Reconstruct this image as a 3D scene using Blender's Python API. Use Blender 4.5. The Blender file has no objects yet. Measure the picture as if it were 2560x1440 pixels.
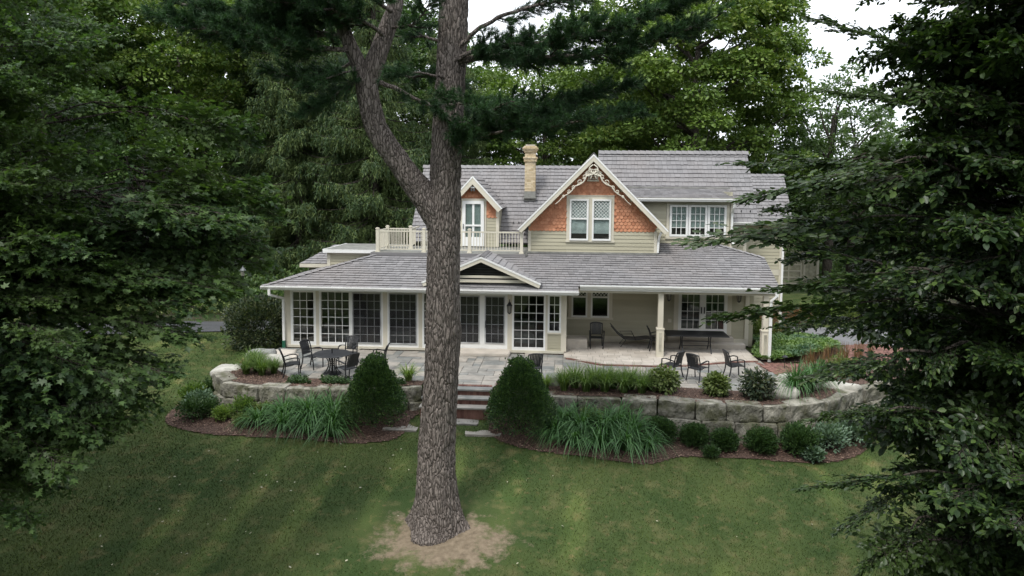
import bpy, math, random
import numpy as np
from mathutils import Vector, Matrix, noise as mnoise
R = random.Random(7)
NR = np.random.RandomState(11)
PI = math.pi
S = bpy.context.scene
COL = S.collection

# ------------------------------------------------------------------ camera
cd = bpy.data.cameras.new('camera')
cam = bpy.data.objects.new('camera', cd); COL.objects.link(cam); S.camera = cam
yaw, pitch, roll = math.radians(4.3), math.radians(4.5), math.radians(0.43)
fwd = Vector((-math.sin(yaw)*math.cos(pitch), math.cos(yaw)*math.cos(pitch), -math.sin(pitch)))
r0 = Vector((math.cos(yaw), math.sin(yaw), 0)); u0 = r0.cross(fwd)
rt = r0*math.cos(roll) + u0*math.sin(roll); up = rt.cross(fwd)
m = Matrix((rt, up, -fwd)).transposed().to_4x4(); m.translation = Vector((0, 0, 6.5))
cam.matrix_world = m
cd.sensor_width = 36; cd.lens = 1750/2560*36; cd.shift_y = -0.04386
cd.clip_start = 0.1; cd.clip_end = 2000

# ------------------------------------------------------------------ world, sun, exposure
SUN_EL, SUN_AZ = math.radians(60), math.radians(208)   # azimuth clockwise from +Y: high, behind the camera and a little left
W = bpy.data.worlds.new('World'); S.world = W; W.use_nodes = True
wn, wl = W.node_tree.nodes, W.node_tree.links
bg = wn['Background']; bg.inputs['Strength'].default_value = 1.0
sky = wn.new('ShaderNodeTexSky'); sky.sky_type = 'NISHITA'; sky.sun_disc = False
sky.sun_elevation = SUN_EL; sky.sun_rotation = SUN_AZ
sm = wn.new('ShaderNodeVectorMath'); sm.operation = 'SCALE'; sm.inputs['Scale'].default_value = 0.10
wl.new(sky.outputs[0], sm.inputs[0])
tc = wn.new('ShaderNodeTexCoord'); mp = wn.new('ShaderNodeMapping'); mp.inputs['Scale'].default_value = (1, 1, 2.5)
wl.new(tc.outputs['Generated'], mp.inputs[0])
cn = wn.new('ShaderNodeTexNoise'); cn.inputs['Scale'].default_value = 3.2; cn.inputs['Detail'].default_value = 6
wl.new(mp.outputs[0], cn.inputs[0])
rp = wn.new('ShaderNodeValToRGB'); rp.color_ramp.elements[0].position = .28; rp.color_ramp.elements[0].color = (.6, .6, .6, 1)
rp.color_ramp.elements[1].position = .5; rp.color_ramp.elements[1].color = (1, 1, 1, 1)
wl.new(cn.outputs[0], rp.inputs[0])
mx = wn.new('ShaderNodeMix'); mx.data_type = 'RGBA'
wl.new(rp.outputs[0], mx.inputs[0]); wl.new(sm.outputs[0], mx.inputs[6]); mx.inputs[7].default_value = (.86, .90, .96, 1)
wl.new(mx.outputs[2], bg.inputs[0])
sd = bpy.data.lights.new('sun', 'SUN'); sd.energy = 1.5; sd.angle = math.radians(14); sd.color = (1, .96, .9)
sun = bpy.data.objects.new('sun', sd); COL.objects.link(sun)
sv = Vector((math.sin(SUN_AZ)*math.cos(SUN_EL), math.cos(SUN_AZ)*math.cos(SUN_EL), math.sin(SUN_EL)))
sun.rotation_euler = sv.to_track_quat('Z', 'Y').to_euler()
S.view_settings.view_transform = 'Standard'; S.view_settings.look = 'None'
S.view_settings.exposure = 1.0; S.view_settings.gamma = 1
S.view_settings.use_curve_mapping = False
S.render.engine = 'CYCLES'
S.cycles.use_denoising = True
S.cycles.max_bounces = 6; S.cycles.diffuse_bounces = 3; S.cycles.transparent_max_bounces = 12
S.cycles.transmission_bounces = 4; S.cycles.sample_clamp_indirect = 6

# ------------------------------------------------------------------ materials
def new_mat(name):
    m = bpy.data.materials.new(name); m.use_nodes = True
    n, l = m.node_tree.nodes, m.node_tree.links
    return m, n, l, n['Principled BSDF']
def rand_node(n, l):
    oi = n.new('ShaderNodeObjectInfo'); at = n.new('ShaderNodeAttribute'); at.attribute_name = 'rnd'
    a = n.new('ShaderNodeMath'); a.operation = 'ADD'; l.new(oi.outputs['Random'], a.inputs[0]); l.new(at.outputs['Fac'], a.inputs[1])
    f = n.new('ShaderNodeMath'); f.operation = 'FRACT'; l.new(a.outputs[0], f.inputs[0])
    return f.outputs[0]
def pos_noise(n, l, scale, detail=4, stretch=(1, 1, 1), rough=.55):
    g = n.new('ShaderNodeNewGeometry'); mp = n.new('ShaderNodeMapping'); mp.inputs['Scale'].default_value = stretch
    l.new(g.outputs['Position'], mp.inputs[0])
    t = n.new('ShaderNodeTexNoise'); t.inputs['Scale'].default_value = scale; t.inputs['Detail'].default_value = detail
    t.inputs['Roughness'].default_value = rough
    l.new(mp.outputs[0], t.inputs[0]); return t.outputs['Fac']
def mixc(n, l, fac, a, b, typ='MIX'):
    x = n.new('ShaderNodeMix'); x.data_type = 'RGBA'; x.blend_type = typ
    for sock, v in ((x.inputs[0], fac), (x.inputs[6], a), (x.inputs[7], b)):
        if hasattr(v, 'is_output') or isinstance(v, bpy.types.NodeSocket): l.new(v, sock)
        elif isinstance(v, (int, float)): sock.default_value = v
        else: sock.default_value = (*v, 1)
    return x.outputs[2]
def ramp(n, l, fac, p0, p1):
    x = n.new('ShaderNodeMapRange'); l.new(fac, x.inputs[0]); x.inputs[1].default_value = p0; x.inputs[2].default_value = p1
    return x.outputs[0]
MATS = {}
def M(name, c1, c2=None, rough=.6, var=1.0, ns=3., na=.5, stretch=(1, 1, 1), bump=None, spec=.4, metal=0, stain=None):
    """c1..c2 varies per piece and by world-space noise; stain = (colour, scale, lo, hi)"""
    m, n, l, b = new_mat(name)
    c2 = c2 or c1
    rd = rand_node(n, l); col = mixc(n, l, rd, c1, c2)
    nz = pos_noise(n, l, ns, 5, stretch)
    dark = tuple(v*(1-na*.7) for v in (1, 1, 1)); lite = tuple(1+na*.5 for v in range(3))
    col = mixc(n, l, 1.0, col, mixc(n, l, ramp(n, l, nz, .3, .7), dark, lite), 'MULTIPLY')
    if stain:
        sn = pos_noise(n, l, stain[1], 6)
        col = mixc(n, l, ramp(n, l, sn, stain[2], stain[3]), col, stain[0])
    l.new(col, b.inputs['Base Color'])
    b.inputs['Roughness'].default_value = rough; b.inputs['Specular IOR Level'].default_value = spec; b.inputs['Metallic'].default_value = metal
    if bump:
        bn = pos_noise(n, l, bump[0], 6, stretch); bp = n.new('ShaderNodeBump'); bp.inputs['Strength'].default_value = bump[1]; bp.inputs['Distance'].default_value = bump[2] if len(bump) > 2 else .02
        l.new(bn, bp.inputs['Height']); l.new(bp.outputs[0], b.inputs['Normal'])
    MATS[name] = m; return m
def leaf_mat(name, cs, trans=.35, rough=.5, spec=.35, patch=None):
    """cs: colours across the per-leaf random; patch = (colour, scale) broad world-space variation"""
    m, n, l, b = new_mat(name)
    rd = rand_node(n, l)
    cr = n.new('ShaderNodeValToRGB'); e = cr.color_ramp.elements
    while len(e) < len(cs): e.new(.5)
    for i, c in enumerate(cs): e[i].position = i/(len(cs)-1); e[i].color = (*c, 1)
    l.new(rd, cr.inputs[0]); col = cr.outputs[0]
    if patch:
        pn = pos_noise(n, l, patch[1], 3); col = mixc(n, l, ramp(n, l, pn, .42, .68), col, patch[0])
    l.new(col, b.inputs['Base Color']); b.inputs['Roughness'].default_value = rough; b.inputs['Specular IOR Level'].default_value = spec
    tr = n.new('ShaderNodeBsdfTranslucent'); l.new(mixc(n, l, 1.0, col, (1.3, 1.5, .6), 'MULTIPLY'), tr.inputs[0])
    ms = n.new('ShaderNodeMixShader'); ms.inputs[0].default_value = trans
    l.new(b.outputs[0], ms.inputs[1]); l.new(tr.outputs[0], ms.inputs[2]); l.new(ms.outputs[0], n['Material Output'].inputs[0])
    MATS[name] = m; return m
def glass_mat(name, tint, gloss=.03):
    m, n, l, b = new_mat(name)
    t = n.new('ShaderNodeBsdfTransparent'); t.inputs[0].default_value = (*tint, 1)
    g = n.new('ShaderNodeBsdfGlossy'); g.inputs['Roughness'].default_value = gloss
    lw = n.new('ShaderNodeLayerWeight'); lw.inputs[0].default_value = .5
    pw = n.new('ShaderNodeMath'); pw.operation = 'POWER'; l.new(lw.outputs['Facing'], pw.inputs[0]); pw.inputs[1].default_value = 4
    f = n.new('ShaderNodeMath'); f.operation = 'MULTIPLY_ADD'; l.new(pw.outputs[0], f.inputs[0]); f.inputs[1].default_value = .85; f.inputs[2].default_value = .055
    ms = n.new('ShaderNodeMixShader'); l.new(f.outputs[0], ms.inputs[0]); l.new(t.outputs[0], ms.inputs[1]); l.new(g.outputs[0], ms.inputs[2])
    l.new(ms.outputs[0], n['Material Output'].inputs[0]); MATS[name] = m; return m

roofm = M('roof_slate', (.185, .181, .184), (.232, .226, .229), rough=.85, ns=1.3, na=.06, bump=(40, .2, .003), stain=((.215, .20, .195), .35, .45, .7), spec=.2)
siding = M('sage_siding', (.40, .375, .275), (.44, .415, .31), rough=.55, ns=2, na=.12, stretch=(.3, .3, 2))
cream = M('cream_trim', (.60, .565, .46), (.63, .59, .49), rough=.5, ns=2, na=.1)
white = M('white_paint', (.78, .79, .77), (.8, .8, .78), rough=.4, ns=2, na=.06)
orange = M('orange_shingle_paint', (.42, .170, .085), (.55, .255, .140), rough=.6, ns=5, na=.15)
underroof = M('roof_boarding', (.09, .085, .085), rough=.9)
soffit = M('soffit_boards', (.42, .40, .32), rough=.7)
blackm = M('black_metal', (.012, .013, .015), (.018, .019, .022), rough=.45, spec=.5)
greymetal = M('grey_metal', (.18, .19, .19), rough=.5, metal=.4)
screen_fr = M('grey_screen_frame', (.42, .43, .43), rough=.5)
brickm = M('buff_brick', (.44, .34, .20), (.62, .52, .36), rough=.85, ns=8, na=.2, bump=(60, .4, .004), stain=((.2, .19, .13), 2.2, .58, .72))
mortar = M('mortar', (.45, .42, .36), rough=.9)
redbrick = M('red_brick', (.12, .055, .045), (.22, .115, .09), rough=.85, ns=6, na=.3, bump=(50, .4, .004))
bluestone = M('bluestone', (.16, .17, .165), (.33, .30, .26), rough=.75, ns=3, na=.35, bump=(25, .3, .006), stain=((.36, .33, .29), 1.2, .5, .75))
joint = M('sand_joint', (.13, .12, .10), rough=.95)
limestone = M('limestone_paver', (.43, .385, .33), (.54, .495, .435), rough=.75, ns=2.5, na=.22, bump=(25, .25, .004))
rockm = M('quarry_block', (.20, .19, .155), (.30, .285, .24), rough=.9, ns=3.2, na=.75, bump=(14, 1.0, .06), stain=((.10, .10, .06), 2.2, .46, .62), stretch=(1, 1, .6))
boulderm = M('pale_boulder', (.38, .365, .32), (.46, .445, .40), rough=.85, ns=3, na=.35, bump=(12, .6, .03), stain=((.3, .3, .25), 2.5, .55, .75))
greyboulder = M('grey_boulder', (.24, .24, .23), (.28, .28, .27), rough=.85, ns=4, na=.35, bump=(20, .5, .02))
asphalt = M('asphalt', (.065, .067, .072), rough=.85, ns=1.5, na=.25, bump=(60, .4, .006))
concrete = M('grey_drive_concrete', (.15, .15, .155), rough=.85, ns=1, na=.25)
mulchm = M('bark_mulch', (.075, .045, .034), rough=.95, ns=14, na=.9, bump=(40, 1, .03), stain=((.15, .10, .075), 22, .52, .66))
chipm = M('mulch_chip', (.10, .055, .04), (.26, .18, .135), rough=.9)
foundm = M('fieldstone', (.15, .09, .07), (.42, .36, .30), rough=.85, ns=5, na=.4, bump=(20, .5, .01))
fabric = M('curtain_cloth', (.42, .50, .48), rough=.9, ns=5, na=.15)
blindm = M('roller_blind', (.62, .70, .69), rough=.8)
darkroom = M('unlit_dark', (.05, .045, .04), rough=.9)  # darkness of unlit spaces put into the colour
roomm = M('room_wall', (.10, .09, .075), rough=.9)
sofa = M('sofa_fabric', (.22, .24, .23), rough=.9)
glass = glass_mat('window_glass', (.85, .87, .86))
def screen_mat():
    m, n, l, p = new_mat('insect_screen'); t = n.new('ShaderNodeBsdfTransparent'); d = n.new('ShaderNodeBsdfDiffuse'); d.inputs[0].default_value = (.07, .07, .075, 1)
    ms = n.new('ShaderNodeMixShader'); ms.inputs[0].default_value = .18; l.new(t.outputs[0], ms.inputs[1]); l.new(d.outputs[0], ms.inputs[2]); l.new(ms.outputs[0], n['Material Output'].inputs[0]); return m
meshscreen = screen_mat()
soilm = M('forest_floor', (.045, .04, .022), rough=.95, ns=.6, na=.6, stain=((.03, .045, .014), .8, .45, .65))
garagem = M('garage_board', (.40, .385, .28), rough=.6)
lampglass = M('lamp_glass', (.25, .24, .2), rough=.2, spec=.6)
greenhose = M('green_downpipe', (.02, .12, .07), rough=.5)
steelm = M('steel_flashing', (.23, .23, .21), rough=.6, metal=.2)

# bark
def bark_mat(name, c1, c2, sc=7):
    m, n, l, b = new_mat(name)
    g = n.new('ShaderNodeNewGeometry'); mp = n.new('ShaderNodeMapping'); mp.inputs['Scale'].default_value = (1, 1, .24)
    l.new(g.outputs['Position'], mp.inputs[0])
    nz = n.new('ShaderNodeTexNoise'); nz.inputs['Scale'].default_value = 4; nz.inputs['Detail'].default_value = 3; l.new(mp.outputs[0], nz.inputs[0])
    mv = mixc(n, l, .2, mp.outputs[0], nz.outputs['Color'])
    v = n.new('ShaderNodeTexVoronoi'); v.feature = 'DISTANCE_TO_EDGE'; v.inputs['Scale'].default_value = sc*2.6; l.new(mv, v.inputs[0])
    v2 = n.new('ShaderNodeTexVoronoi'); v2.inputs['Scale'].default_value = sc*2.6; l.new(mv, v2.inputs[0])
    fine = pos_noise(n, l, 30, 6, (1, 1, .4))
    plate = mixc(n, l, v2.outputs['Color'], c1, c2)
    plate = mixc(n, l, .6, plate, mixc(n, l, ramp(n, l, fine, .3, .7), c1, c2))
    crack = tuple(x*.45 for x in c1)
    col = mixc(n, l, ramp(n, l, v.outputs['Distance'], 0, .10), crack, plate)
    l.new(col, b.inputs['Base Color']); b.inputs['Roughness'].default_value = .9; b.inputs['Specular IOR Level'].default_value = .2
    bp = n.new('ShaderNodeBump'); bp.inputs['Strength'].default_value = 1; bp.inputs['Distance'].default_value = .03
    h = n.new('ShaderNodeMath'); h.operation = 'MULTIPLY_ADD'; l.new(ramp(n, l, v.outputs['Distance'], 0, .2), h.inputs[0]); h.inputs[1].default_value = 1; l.new(fine, h.inputs[2])
    l.new(h.outputs[0], bp.inputs['Height']); l.new(bp.outputs[0], b.inputs['Normal'])
    return m
pinebark = bark_mat('pine_bark', (.125, .103, .09), (.29, .252, .225))
bark = bark_mat('tree_bark', (.05, .042, .034), (.11, .095, .08), 5)

pineneedle = leaf_mat('pine_needles', [(.018, .044, .020), (.032, .074, .030), (.052, .11, .040)], trans=.2, rough=.55)
maple_near = leaf_mat('maple_leaves', [(.028, .056, .024), (.042, .08, .030), (.06, .11, .036), (.10, .165, .05)], trans=.36, patch=((.075, .12, .034), .6))
elm_near = leaf_mat('elm_leaves', [(.016, .031, .014), (.024, .046, .018), (.038, .072, .021), (.085, .135, .032)], trans=.25, rough=.42, patch=((.04, .07, .016), .6))
maple_far = leaf_mat('far_maple_leaves', [(.065, .12, .027), (.11, .18, .036), (.17, .23, .05)], trans=.25)
maple_big = leaf_mat('bright_maple_leaves', [(.07, .125, .026), (.13, .20, .038), (.21, .265, .058)], trans=.2)
maple_dark = leaf_mat('dark_maple_leaves', [(.040, .082, .024), (.068, .122, .032), (.11, .165, .044)], trans=.25)
airy = leaf_mat('airy_leaves', [(.05, .09, .04), (.08, .13, .055), (.12, .17, .075)], trans=.35)
spruce_m = leaf_mat('spruce_needles', [(.032, .062, .022), (.062, .104, .034), (.115, .158, .046)], trans=.15, rough=.6)
yew = leaf_mat('yew_leaves', [(.022, .048, .020), (.042, .086, .030), (.10, .17, .045)], trans=.22)
box_m = leaf_mat('boxwood_leaves', [(.025, .055, .02), (.04, .08, .025), (.06, .11, .03)], trans=.2)
rhodo = leaf_mat('rhododendron_leaves', [(.06, .09, .025), (.11, .15, .04), (.19, .23, .08)], trans=.25)
rhodo_dark = leaf_mat('dark_shrub_leaves', [(.02, .035, .02), (.04, .06, .03), (.10, .11, .05)], trans=.2)
lily = leaf_mat('daylily_blades', [(.04, .10, .03), (.06, .14, .045), (.10, .20, .07)], trans=.25, rough=.45)
lily_l = leaf_mat('light_grass_blades', [(.06, .11, .03), (.10, .17, .04), (.16, .22, .06)], trans=.3)
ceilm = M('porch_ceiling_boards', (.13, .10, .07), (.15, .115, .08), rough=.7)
lily_y = leaf_mat('yellow_blades', [(.10, .17, .04), (.15, .23, .05), (.22, .28, .08)], trans=.3)
blue_l = leaf_mat('silvery_leaves', [(.07, .12, .08), (.11, .17, .11), (.16, .23, .16)], trans=.2)
cover_m = leaf_mat('ground_cover_leaves', [(.08, .15, .04), (.13, .21, .06), (.20, .29, .09)], trans=.25, patch=((.07, .13, .08), .9))
rust_m = leaf_mat('rust_seedheads', [(.16, .08, .04), (.22, .11, .06), (.12, .12, .05)], trans=.2)
dry_m = leaf_mat('dry_leaves', [(.18, .10, .05), (.25, .15, .08), (.30, .22, .12)], trans=.1)
woods_m = leaf_mat('woods_leaves', [(.022, .045, .014), (.035, .065, .018), (.055, .085, .025)], trans=.25)
redleaf = leaf_mat('red_leaves', [(.35, .07, .03), (.4, .12, .05)], trans=.3)

def lawn_material(name, blade):
    m, n, l, b = new_mat(name)
    g = n.new('ShaderNodeNewGeometry'); sp = n.new('ShaderNodeSeparateXYZ'); l.new(g.outputs['Position'], sp.inputs[0])
    gr = mixc(n, l, ramp(n, l, pos_noise(n, l, .55, 5), .35, .65), (.036, .062, .017), (.068, .091, .028))
    gr = mixc(n, l, ramp(n, l, pos_noise(n, l, 2.3, 6), .52, .72), gr, (.11, .11, .045))
    gr = mixc(n, l, ramp(n, l, pos_noise(n, l, 6, 5), .6, .8), gr, (.15, .12, .06))
    # mower stripes: bent-over blades look paler one way and darker the other
    a = n.new('ShaderNodeMath'); a.operation = 'MULTIPLY'; l.new(sp.outputs[0], a.inputs[0]); a.inputs[1].default_value = 3.8
    a2 = n.new('ShaderNodeMath'); a2.operation = 'MULTIPLY_ADD'; l.new(sp.outputs[1], a2.inputs[0]); a2.inputs[1].default_value = -.12; l.new(a.outputs[0], a2.inputs[2])
    wob = n.new('ShaderNodeMath'); wob.operation = 'MULTIPLY_ADD'; l.new(pos_noise(n, l, .25, 2), wob.inputs[0]); wob.inputs[1].default_value = 5.; l.new(a2.outputs[0], wob.inputs[2])
    s_ = n.new('ShaderNodeMath'); s_.operation = 'SINE'; l.new(wob.outputs[0], s_.inputs[0])
    msk = n.new('ShaderNodeMath'); msk.operation = 'MULTIPLY'; l.new(s_.outputs[0], msk.inputs[0]); l.new(ramp(n, l, pos_noise(n, l, .22, 3), .42, .62), msk.inputs[1])
    gr = mixc(n, l, 1.0, gr, mixc(n, l, ramp(n, l, msk.outputs[0], .15, .75), (.90, .92, .90), (1.4, 1.35, 1.28)), 'MULTIPLY')
    # worn bare patch round the trunk
    d = n.new('ShaderNodeVectorMath'); d.operation = 'DISTANCE'; mpp = n.new('ShaderNodeMapping')
    mpp.inputs['Scale'].default_value = (.75, 1.15, 0); l.new(g.outputs['Position'], mpp.inputs[0]); l.new(mpp.outputs[0], d.inputs[0])
    d.inputs[1].default_value = (-2.75*.75, 15.5*1.15, 0)
    dn = n.new('ShaderNodeMath'); dn.operation = 'MULTIPLY_ADD'; l.new(pos_noise(n, l, 2.2, 8, rough=.7), dn.inputs[0]); dn.inputs[1].default_value = 3.0; l.new(d.outputs['Value'], dn.inputs[2])
    soil = mixc(n, l, ramp(n, l, pos_noise(n, l, 9, 5), .3, .7), (.14, .11, .075), (.25, .20, .14))
    gr = mixc(n, l, ramp(n, l, dn.outputs[0], 2.75, 2.25), gr, soil)
    if blade:
        rd = rand_node(n, l); gr = mixc(n, l, 1.0, gr, mixc(n, l, rd, (.45, .5, .45), (2.1, 2.0, 1.7)), 'MULTIPLY')
    l.new(gr, b.inputs['Base Color']); b.inputs['Roughness'].default_value = .8; b.inputs['Specular IOR Level'].default_value = .15
    bp = n.new('ShaderNodeBump'); bp.inputs['Strength'].default_value = .8; bp.inputs['Distance'].default_value = .03
    l.new(pos_noise(n, l, 45, 4), bp.inputs['Height']); l.new(bp.outputs[0], b.inputs['Normal'])
    return m
lawnm = lawn_material('lawn_turf', False); bladem = lawn_material('grass_blades', True)

# ------------------------------------------------------------------ builders
def tag(o, label=None, cat=None, group=None, kind=None):
    if label: o['label'] = label
    if cat: o['category'] = cat
    if group: o['group'] = group
    if kind: o['kind'] = kind
    return o
def empty(name, loc=(0, 0, 0), rz=0, label=None, cat=None, group=None, parent=None, kind=None):
    o = bpy.data.objects.new(name, None); COL.objects.link(o); o.location = loc; o.rotation_euler = (0, 0, rz)
    if parent: o.parent = parent
    return tag(o, label, cat, group, kind)
class MB:
    def __init__(s): s.v = []; s.f = []; s.r = []; s.cur = 0.
    def face(s, *idx): s.f.append(idx); s.r.append(s.cur)
    def add(s, vs, fs):
        k = len(s.v); s.v += [tuple(v) for v in vs]
        for f in fs: s.f.append(tuple(i+k for i in f)); s.r.append(s.cur)
    def hexa(s, p):   # 8 points: bottom ring 0-3, top ring 4-7
        s.add(p, [(3, 2, 1, 0), (4, 5, 6, 7), (0, 1, 5, 4), (1, 2, 6, 5), (2, 3, 7, 6), (3, 0, 4, 7)]); return s
    def box(s, x0, x1, y0, y1, z0, z1):
        return s.hexa([(x0, y0, z0), (x1, y0, z0), (x1, y1, z0), (x0, y1, z0), (x0, y0, z1), (x1, y0, z1), (x1, y1, z1), (x0, y1, z1)])
    def bar(s, a, b, w, h, upv=(0, 0, 1)):
        a, b = Vector(a), Vector(b); d = (b-a).normalized(); sx = d.cross(Vector(upv))
        if sx.length < 1e-4: sx = d.cross(Vector((0, 1, 0)))
        sx.normalize(); uz = sx.cross(d).normalized(); sx = sx*w/2; uz = uz*h/2
        return s.hexa([a-sx-uz, a+sx-uz, b+sx-uz, b-sx-uz, a-sx+uz, a+sx+uz, b+sx+uz, b-sx+uz])
    def tube(s, path, rad, n=6, cap=True, sq=1.0):
        path = [Vector(p) for p in path]; N = len(path)
        if not isinstance(rad, (list, tuple)): rad = [rad]*N
        k = len(s.v); ref = Vector((0, 0, 1)) if abs((path[-1]-path[0]).normalized().z) < .9 else Vector((0, 1, 0))
        for i, p in enumerate(path):
            t = (path[min(i+1, N-1)]-path[max(i-1, 0)]).normalized(); a = t.cross(ref)
            if a.length < 1e-4: a = t.cross(Vector((1, 0, 0)))
            a.normalize(); b = t.cross(a)
            for j in range(n):
                an = 2*PI*j/n; s.v.append(tuple(p+a*math.cos(an)*rad[i]+b*math.sin(an)*rad[i]*sq))
        for i in range(N-1):
            for j in range(n): s.face(k+i*n+j, k+i*n+(j+1) % n, k+(i+1)*n+(j+1) % n, k+(i+1)*n+j)
        if cap: s.face(*[k+j for j in range(n)][::-1]); s.face(*[k+(N-1)*n+j for j in range(n)])
        return s
    def lathe(s, prof, c=(0, 0, 0), n=20):
        k = len(s.v)
        for r, z in prof:
            for j in range(n): an = 2*PI*j/n; s.v.append((c[0]+r*math.cos(an), c[1]+r*math.sin(an), c[2]+z))
        for i in range(len(prof)-1):
            for j in range(n): s.face(k+i*n+j, k+i*n+(j+1) % n, k+(i+1)*n+(j+1) % n, k+(i+1)*n+j)
        s.face(*[k+j for j in range(n)][::-1]); s.face(*[k+(len(prof)-1)*n+j for j in range(n)])
        return s
    def prism(s, pts, vec):   # polygon (3D pts) extruded by vec
        n = len(pts); a = [Vector(p) for p in pts]; b = [p+Vector(vec) for p in a]
        s.add(a+b, [tuple(range(n))[::-1], tuple(range(n, 2*n))]+[(i, (i+1) % n, n+(i+1) % n, n+i) for i in range(n)]); return s
    def build(s, name, mat, parent=None, smooth=False, kind=None, loc=None):
        me = bpy.data.meshes.new(name); me.from_pydata(s.v, [], s.f); me.materials.append(mat)
        at = me.attributes.new('rnd', 'FLOAT', 'FACE'); at.data.foreach_set('value', s.r)
        if smooth: me.polygons.foreach_set('use_smooth', [True]*len(s.f))
        o = bpy.data.objects.new(name, me); COL.objects.link(o)
        if parent: o.parent = parent
        if loc: o.location = loc
        if kind: o['kind'] = kind
        return o
def B(name, mat, parent, *boxes, **k):
    mb = MB()
    for b in boxes: mb.box(*b)
    return mb.build(name, mat, parent, **k)
def np_mesh(name, V, Fa, mat, rnd=None, smooth=False, parent=None, kind=None):
    """V (n,3), Fa (m,k) faces all with k corners"""
    me = bpy.data.meshes.new(name); V = np.ascontiguousarray(V, dtype=np.float32); Fa = np.ascontiguousarray(Fa, dtype=np.int32)
    k = Fa.shape[1]; me.vertices.add(len(V)); me.vertices.foreach_set('co', V.ravel())
    me.loops.add(Fa.size); me.loops.foreach_set('vertex_index', Fa.ravel())
    me.polygons.add(len(Fa)); me.polygons.foreach_set('loop_start', np.arange(0, Fa.size, k, dtype=np.int32))
    me.update(calc_edges=True)
    if rnd is not None: me.attributes.new('rnd', 'FLOAT', 'FACE').data.foreach_set('value', np.ascontiguousarray(rnd, dtype=np.float32))
    if smooth: me.polygons.foreach_set('use_smooth', np.ones(len(Fa), dtype=bool))
    me.materials.append(mat)
    if name is None: return me
    o = bpy.data.objects.new(name, me); COL.objects.link(o)
    if parent: o.parent = parent
    if kind: o['kind'] = kind
    return o
def nrm(a): return a/np.maximum(np.linalg.norm(a, axis=-1, keepdims=True), 1e-9)
def leaves(P, Dr, N, size, tmplV, tmplF, rnd=None):
    """instances of a leaf template (x along the leaf, y across, z its normal) at P, pointing along Dr, face normal near N"""
    Dr = nrm(Dr); Y = nrm(np.cross(N, Dr)); Z = np.cross(Dr, Y)
    size = np.broadcast_to(np.asarray(size, dtype=float).reshape(-1, 1, 1) if np.ndim(size) else size, (len(P), 1, 1))
    T = tmplV[None]*size
    V = P[:, None]+T[..., 0:1]*Dr[:, None]+T[..., 1:2]*Y[:, None]+T[..., 2:3]*Z[:, None]
    n, k = len(P), len(tmplV)
    Fa = (tmplF[None]+(np.arange(n)*k)[:, None, None]).reshape(-1, tmplF.shape[1])
    if rnd is None: rnd = NR.rand(n)
    return V.reshape(-1, 3), Fa, np.repeat(rnd, len(tmplF))
OVAL = (np.array([(0, 0, 0), (.3, .26, .05), (.68, .24, .05), (1, 0, -.06), (.68, -.24, .05), (.3, -.26, .05)]), np.array([(0, 1, 2), (0, 2, 3), (0, 3, 4), (0, 4, 5)]))
RHOMB = (np.array([(0, 0, 0), (.5, .32, .07), (1, 0, 0), (.5, -.32, .07)]), np.array([(0, 1, 2), (0, 2, 3)]))
MAPLE = (np.array([(0, 0, 0), (.12, .42, -.03), (.34, .2, .04), (.62, .52, -.04), (.62, .17, .03), (1.0, 0, -.06), (.62, -.17, .03), (.62, -.52, -.04), (.34, -.2, .04), (.12, -.42, -.03)]),
         np.array([(0, 1, 2), (0, 2, 4), (2, 3, 4), (0, 4, 5), (0, 5, 6), (0, 6, 8), (6, 7, 8), (0, 8, 9)]))
def rnd_dirs(n): return nrm(NR.randn(n, 3))
def cat(parts):
    Vs, Fs, Rs, k = [], [], [], 0
    for V, F_, r in parts: Vs.append(V); Fs.append(F_+k); Rs.append(r); k += len(V)
    return np.concatenate(Vs), np.concatenate(Fs), np.concatenate(Rs)
def copy_tree(o, parent=None, loc=None, rz=None, sc=None):
    c = o.copy(); COL.objects.link(c); c.parent = parent
    if loc is not None: c.location = loc
    if rz is not None: c.rotation_euler = (0, 0, rz)
    if sc is not None: c.scale = (sc, sc, sc) if not hasattr(sc, '__len__') else sc
    for ch in list(o.children): copy_tree(ch, c)
    return c
def sstep(a, b, x):
    t = np.clip((x-a)/(b-a), 0, 1); return t*t*(3-2*t)
def inpoly(x, y, poly):
    x, y = np.asarray(x, float), np.asarray(y, float); r = np.zeros(x.shape, bool); n = len(poly)
    for i in range(n):
        x0, y0 = poly[i]; x1, y1 = poly[(i+1) % n]
        if y0 == y1: continue
        c = ((y0 > y) != (y1 > y)) & (x < (x1-x0)*(y-y0)/(y1-y0)+x0); r ^= c
    return r
# ------------------------------------------------------------------ ground
TERR = [(-11.9, 24.9), (-11.85, 23.1), (-11.5, 22.7), (-10.9, 22.1), (-10.1, 21.85), (-8.5, 21.75), (-6.8, 21.85), (-4.9, 22.25), (-4.5, 22.3),
        (-2.3, 22.3), (-2.2, 22.1), (-.16, 21.7), (2.6, 21.7), (3.7, 21.4), (4.65, 21.35), (5.9, 21.35), (6.8, 21.4), (7.55, 21.65), (8.4, 22.4),
        (9.1, 23.3), (10.0, 23.95), (11.4, 24.75), (16, 27.5), (24, 31), (60, 50), (60, 80), (-5, 80), (-5, 40), (-11.1, 38), (-11.2, 27), (-11.3, 25.6)]
def lawn_z(x, y):
    x = np.asarray(x, float); y = np.asarray(y, float)
    z = -.75-.165*np.clip(21-y, 0, 9)-.05*np.clip(12-y, 0, 10)
    z = z+.5*sstep(21, 32, y)
    z = z-.36*sstep(0, 5, x)*(1-sstep(26, 34, y))
    z = z-.12*sstep(-6, -11, x)*(1-sstep(22, 27, y))
    z = z+.05*np.sin(x*.8+y*.35)*np.sin(y*.6)
    z = z-.012*np.clip(y-60, 0, 40)
    return z
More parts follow.
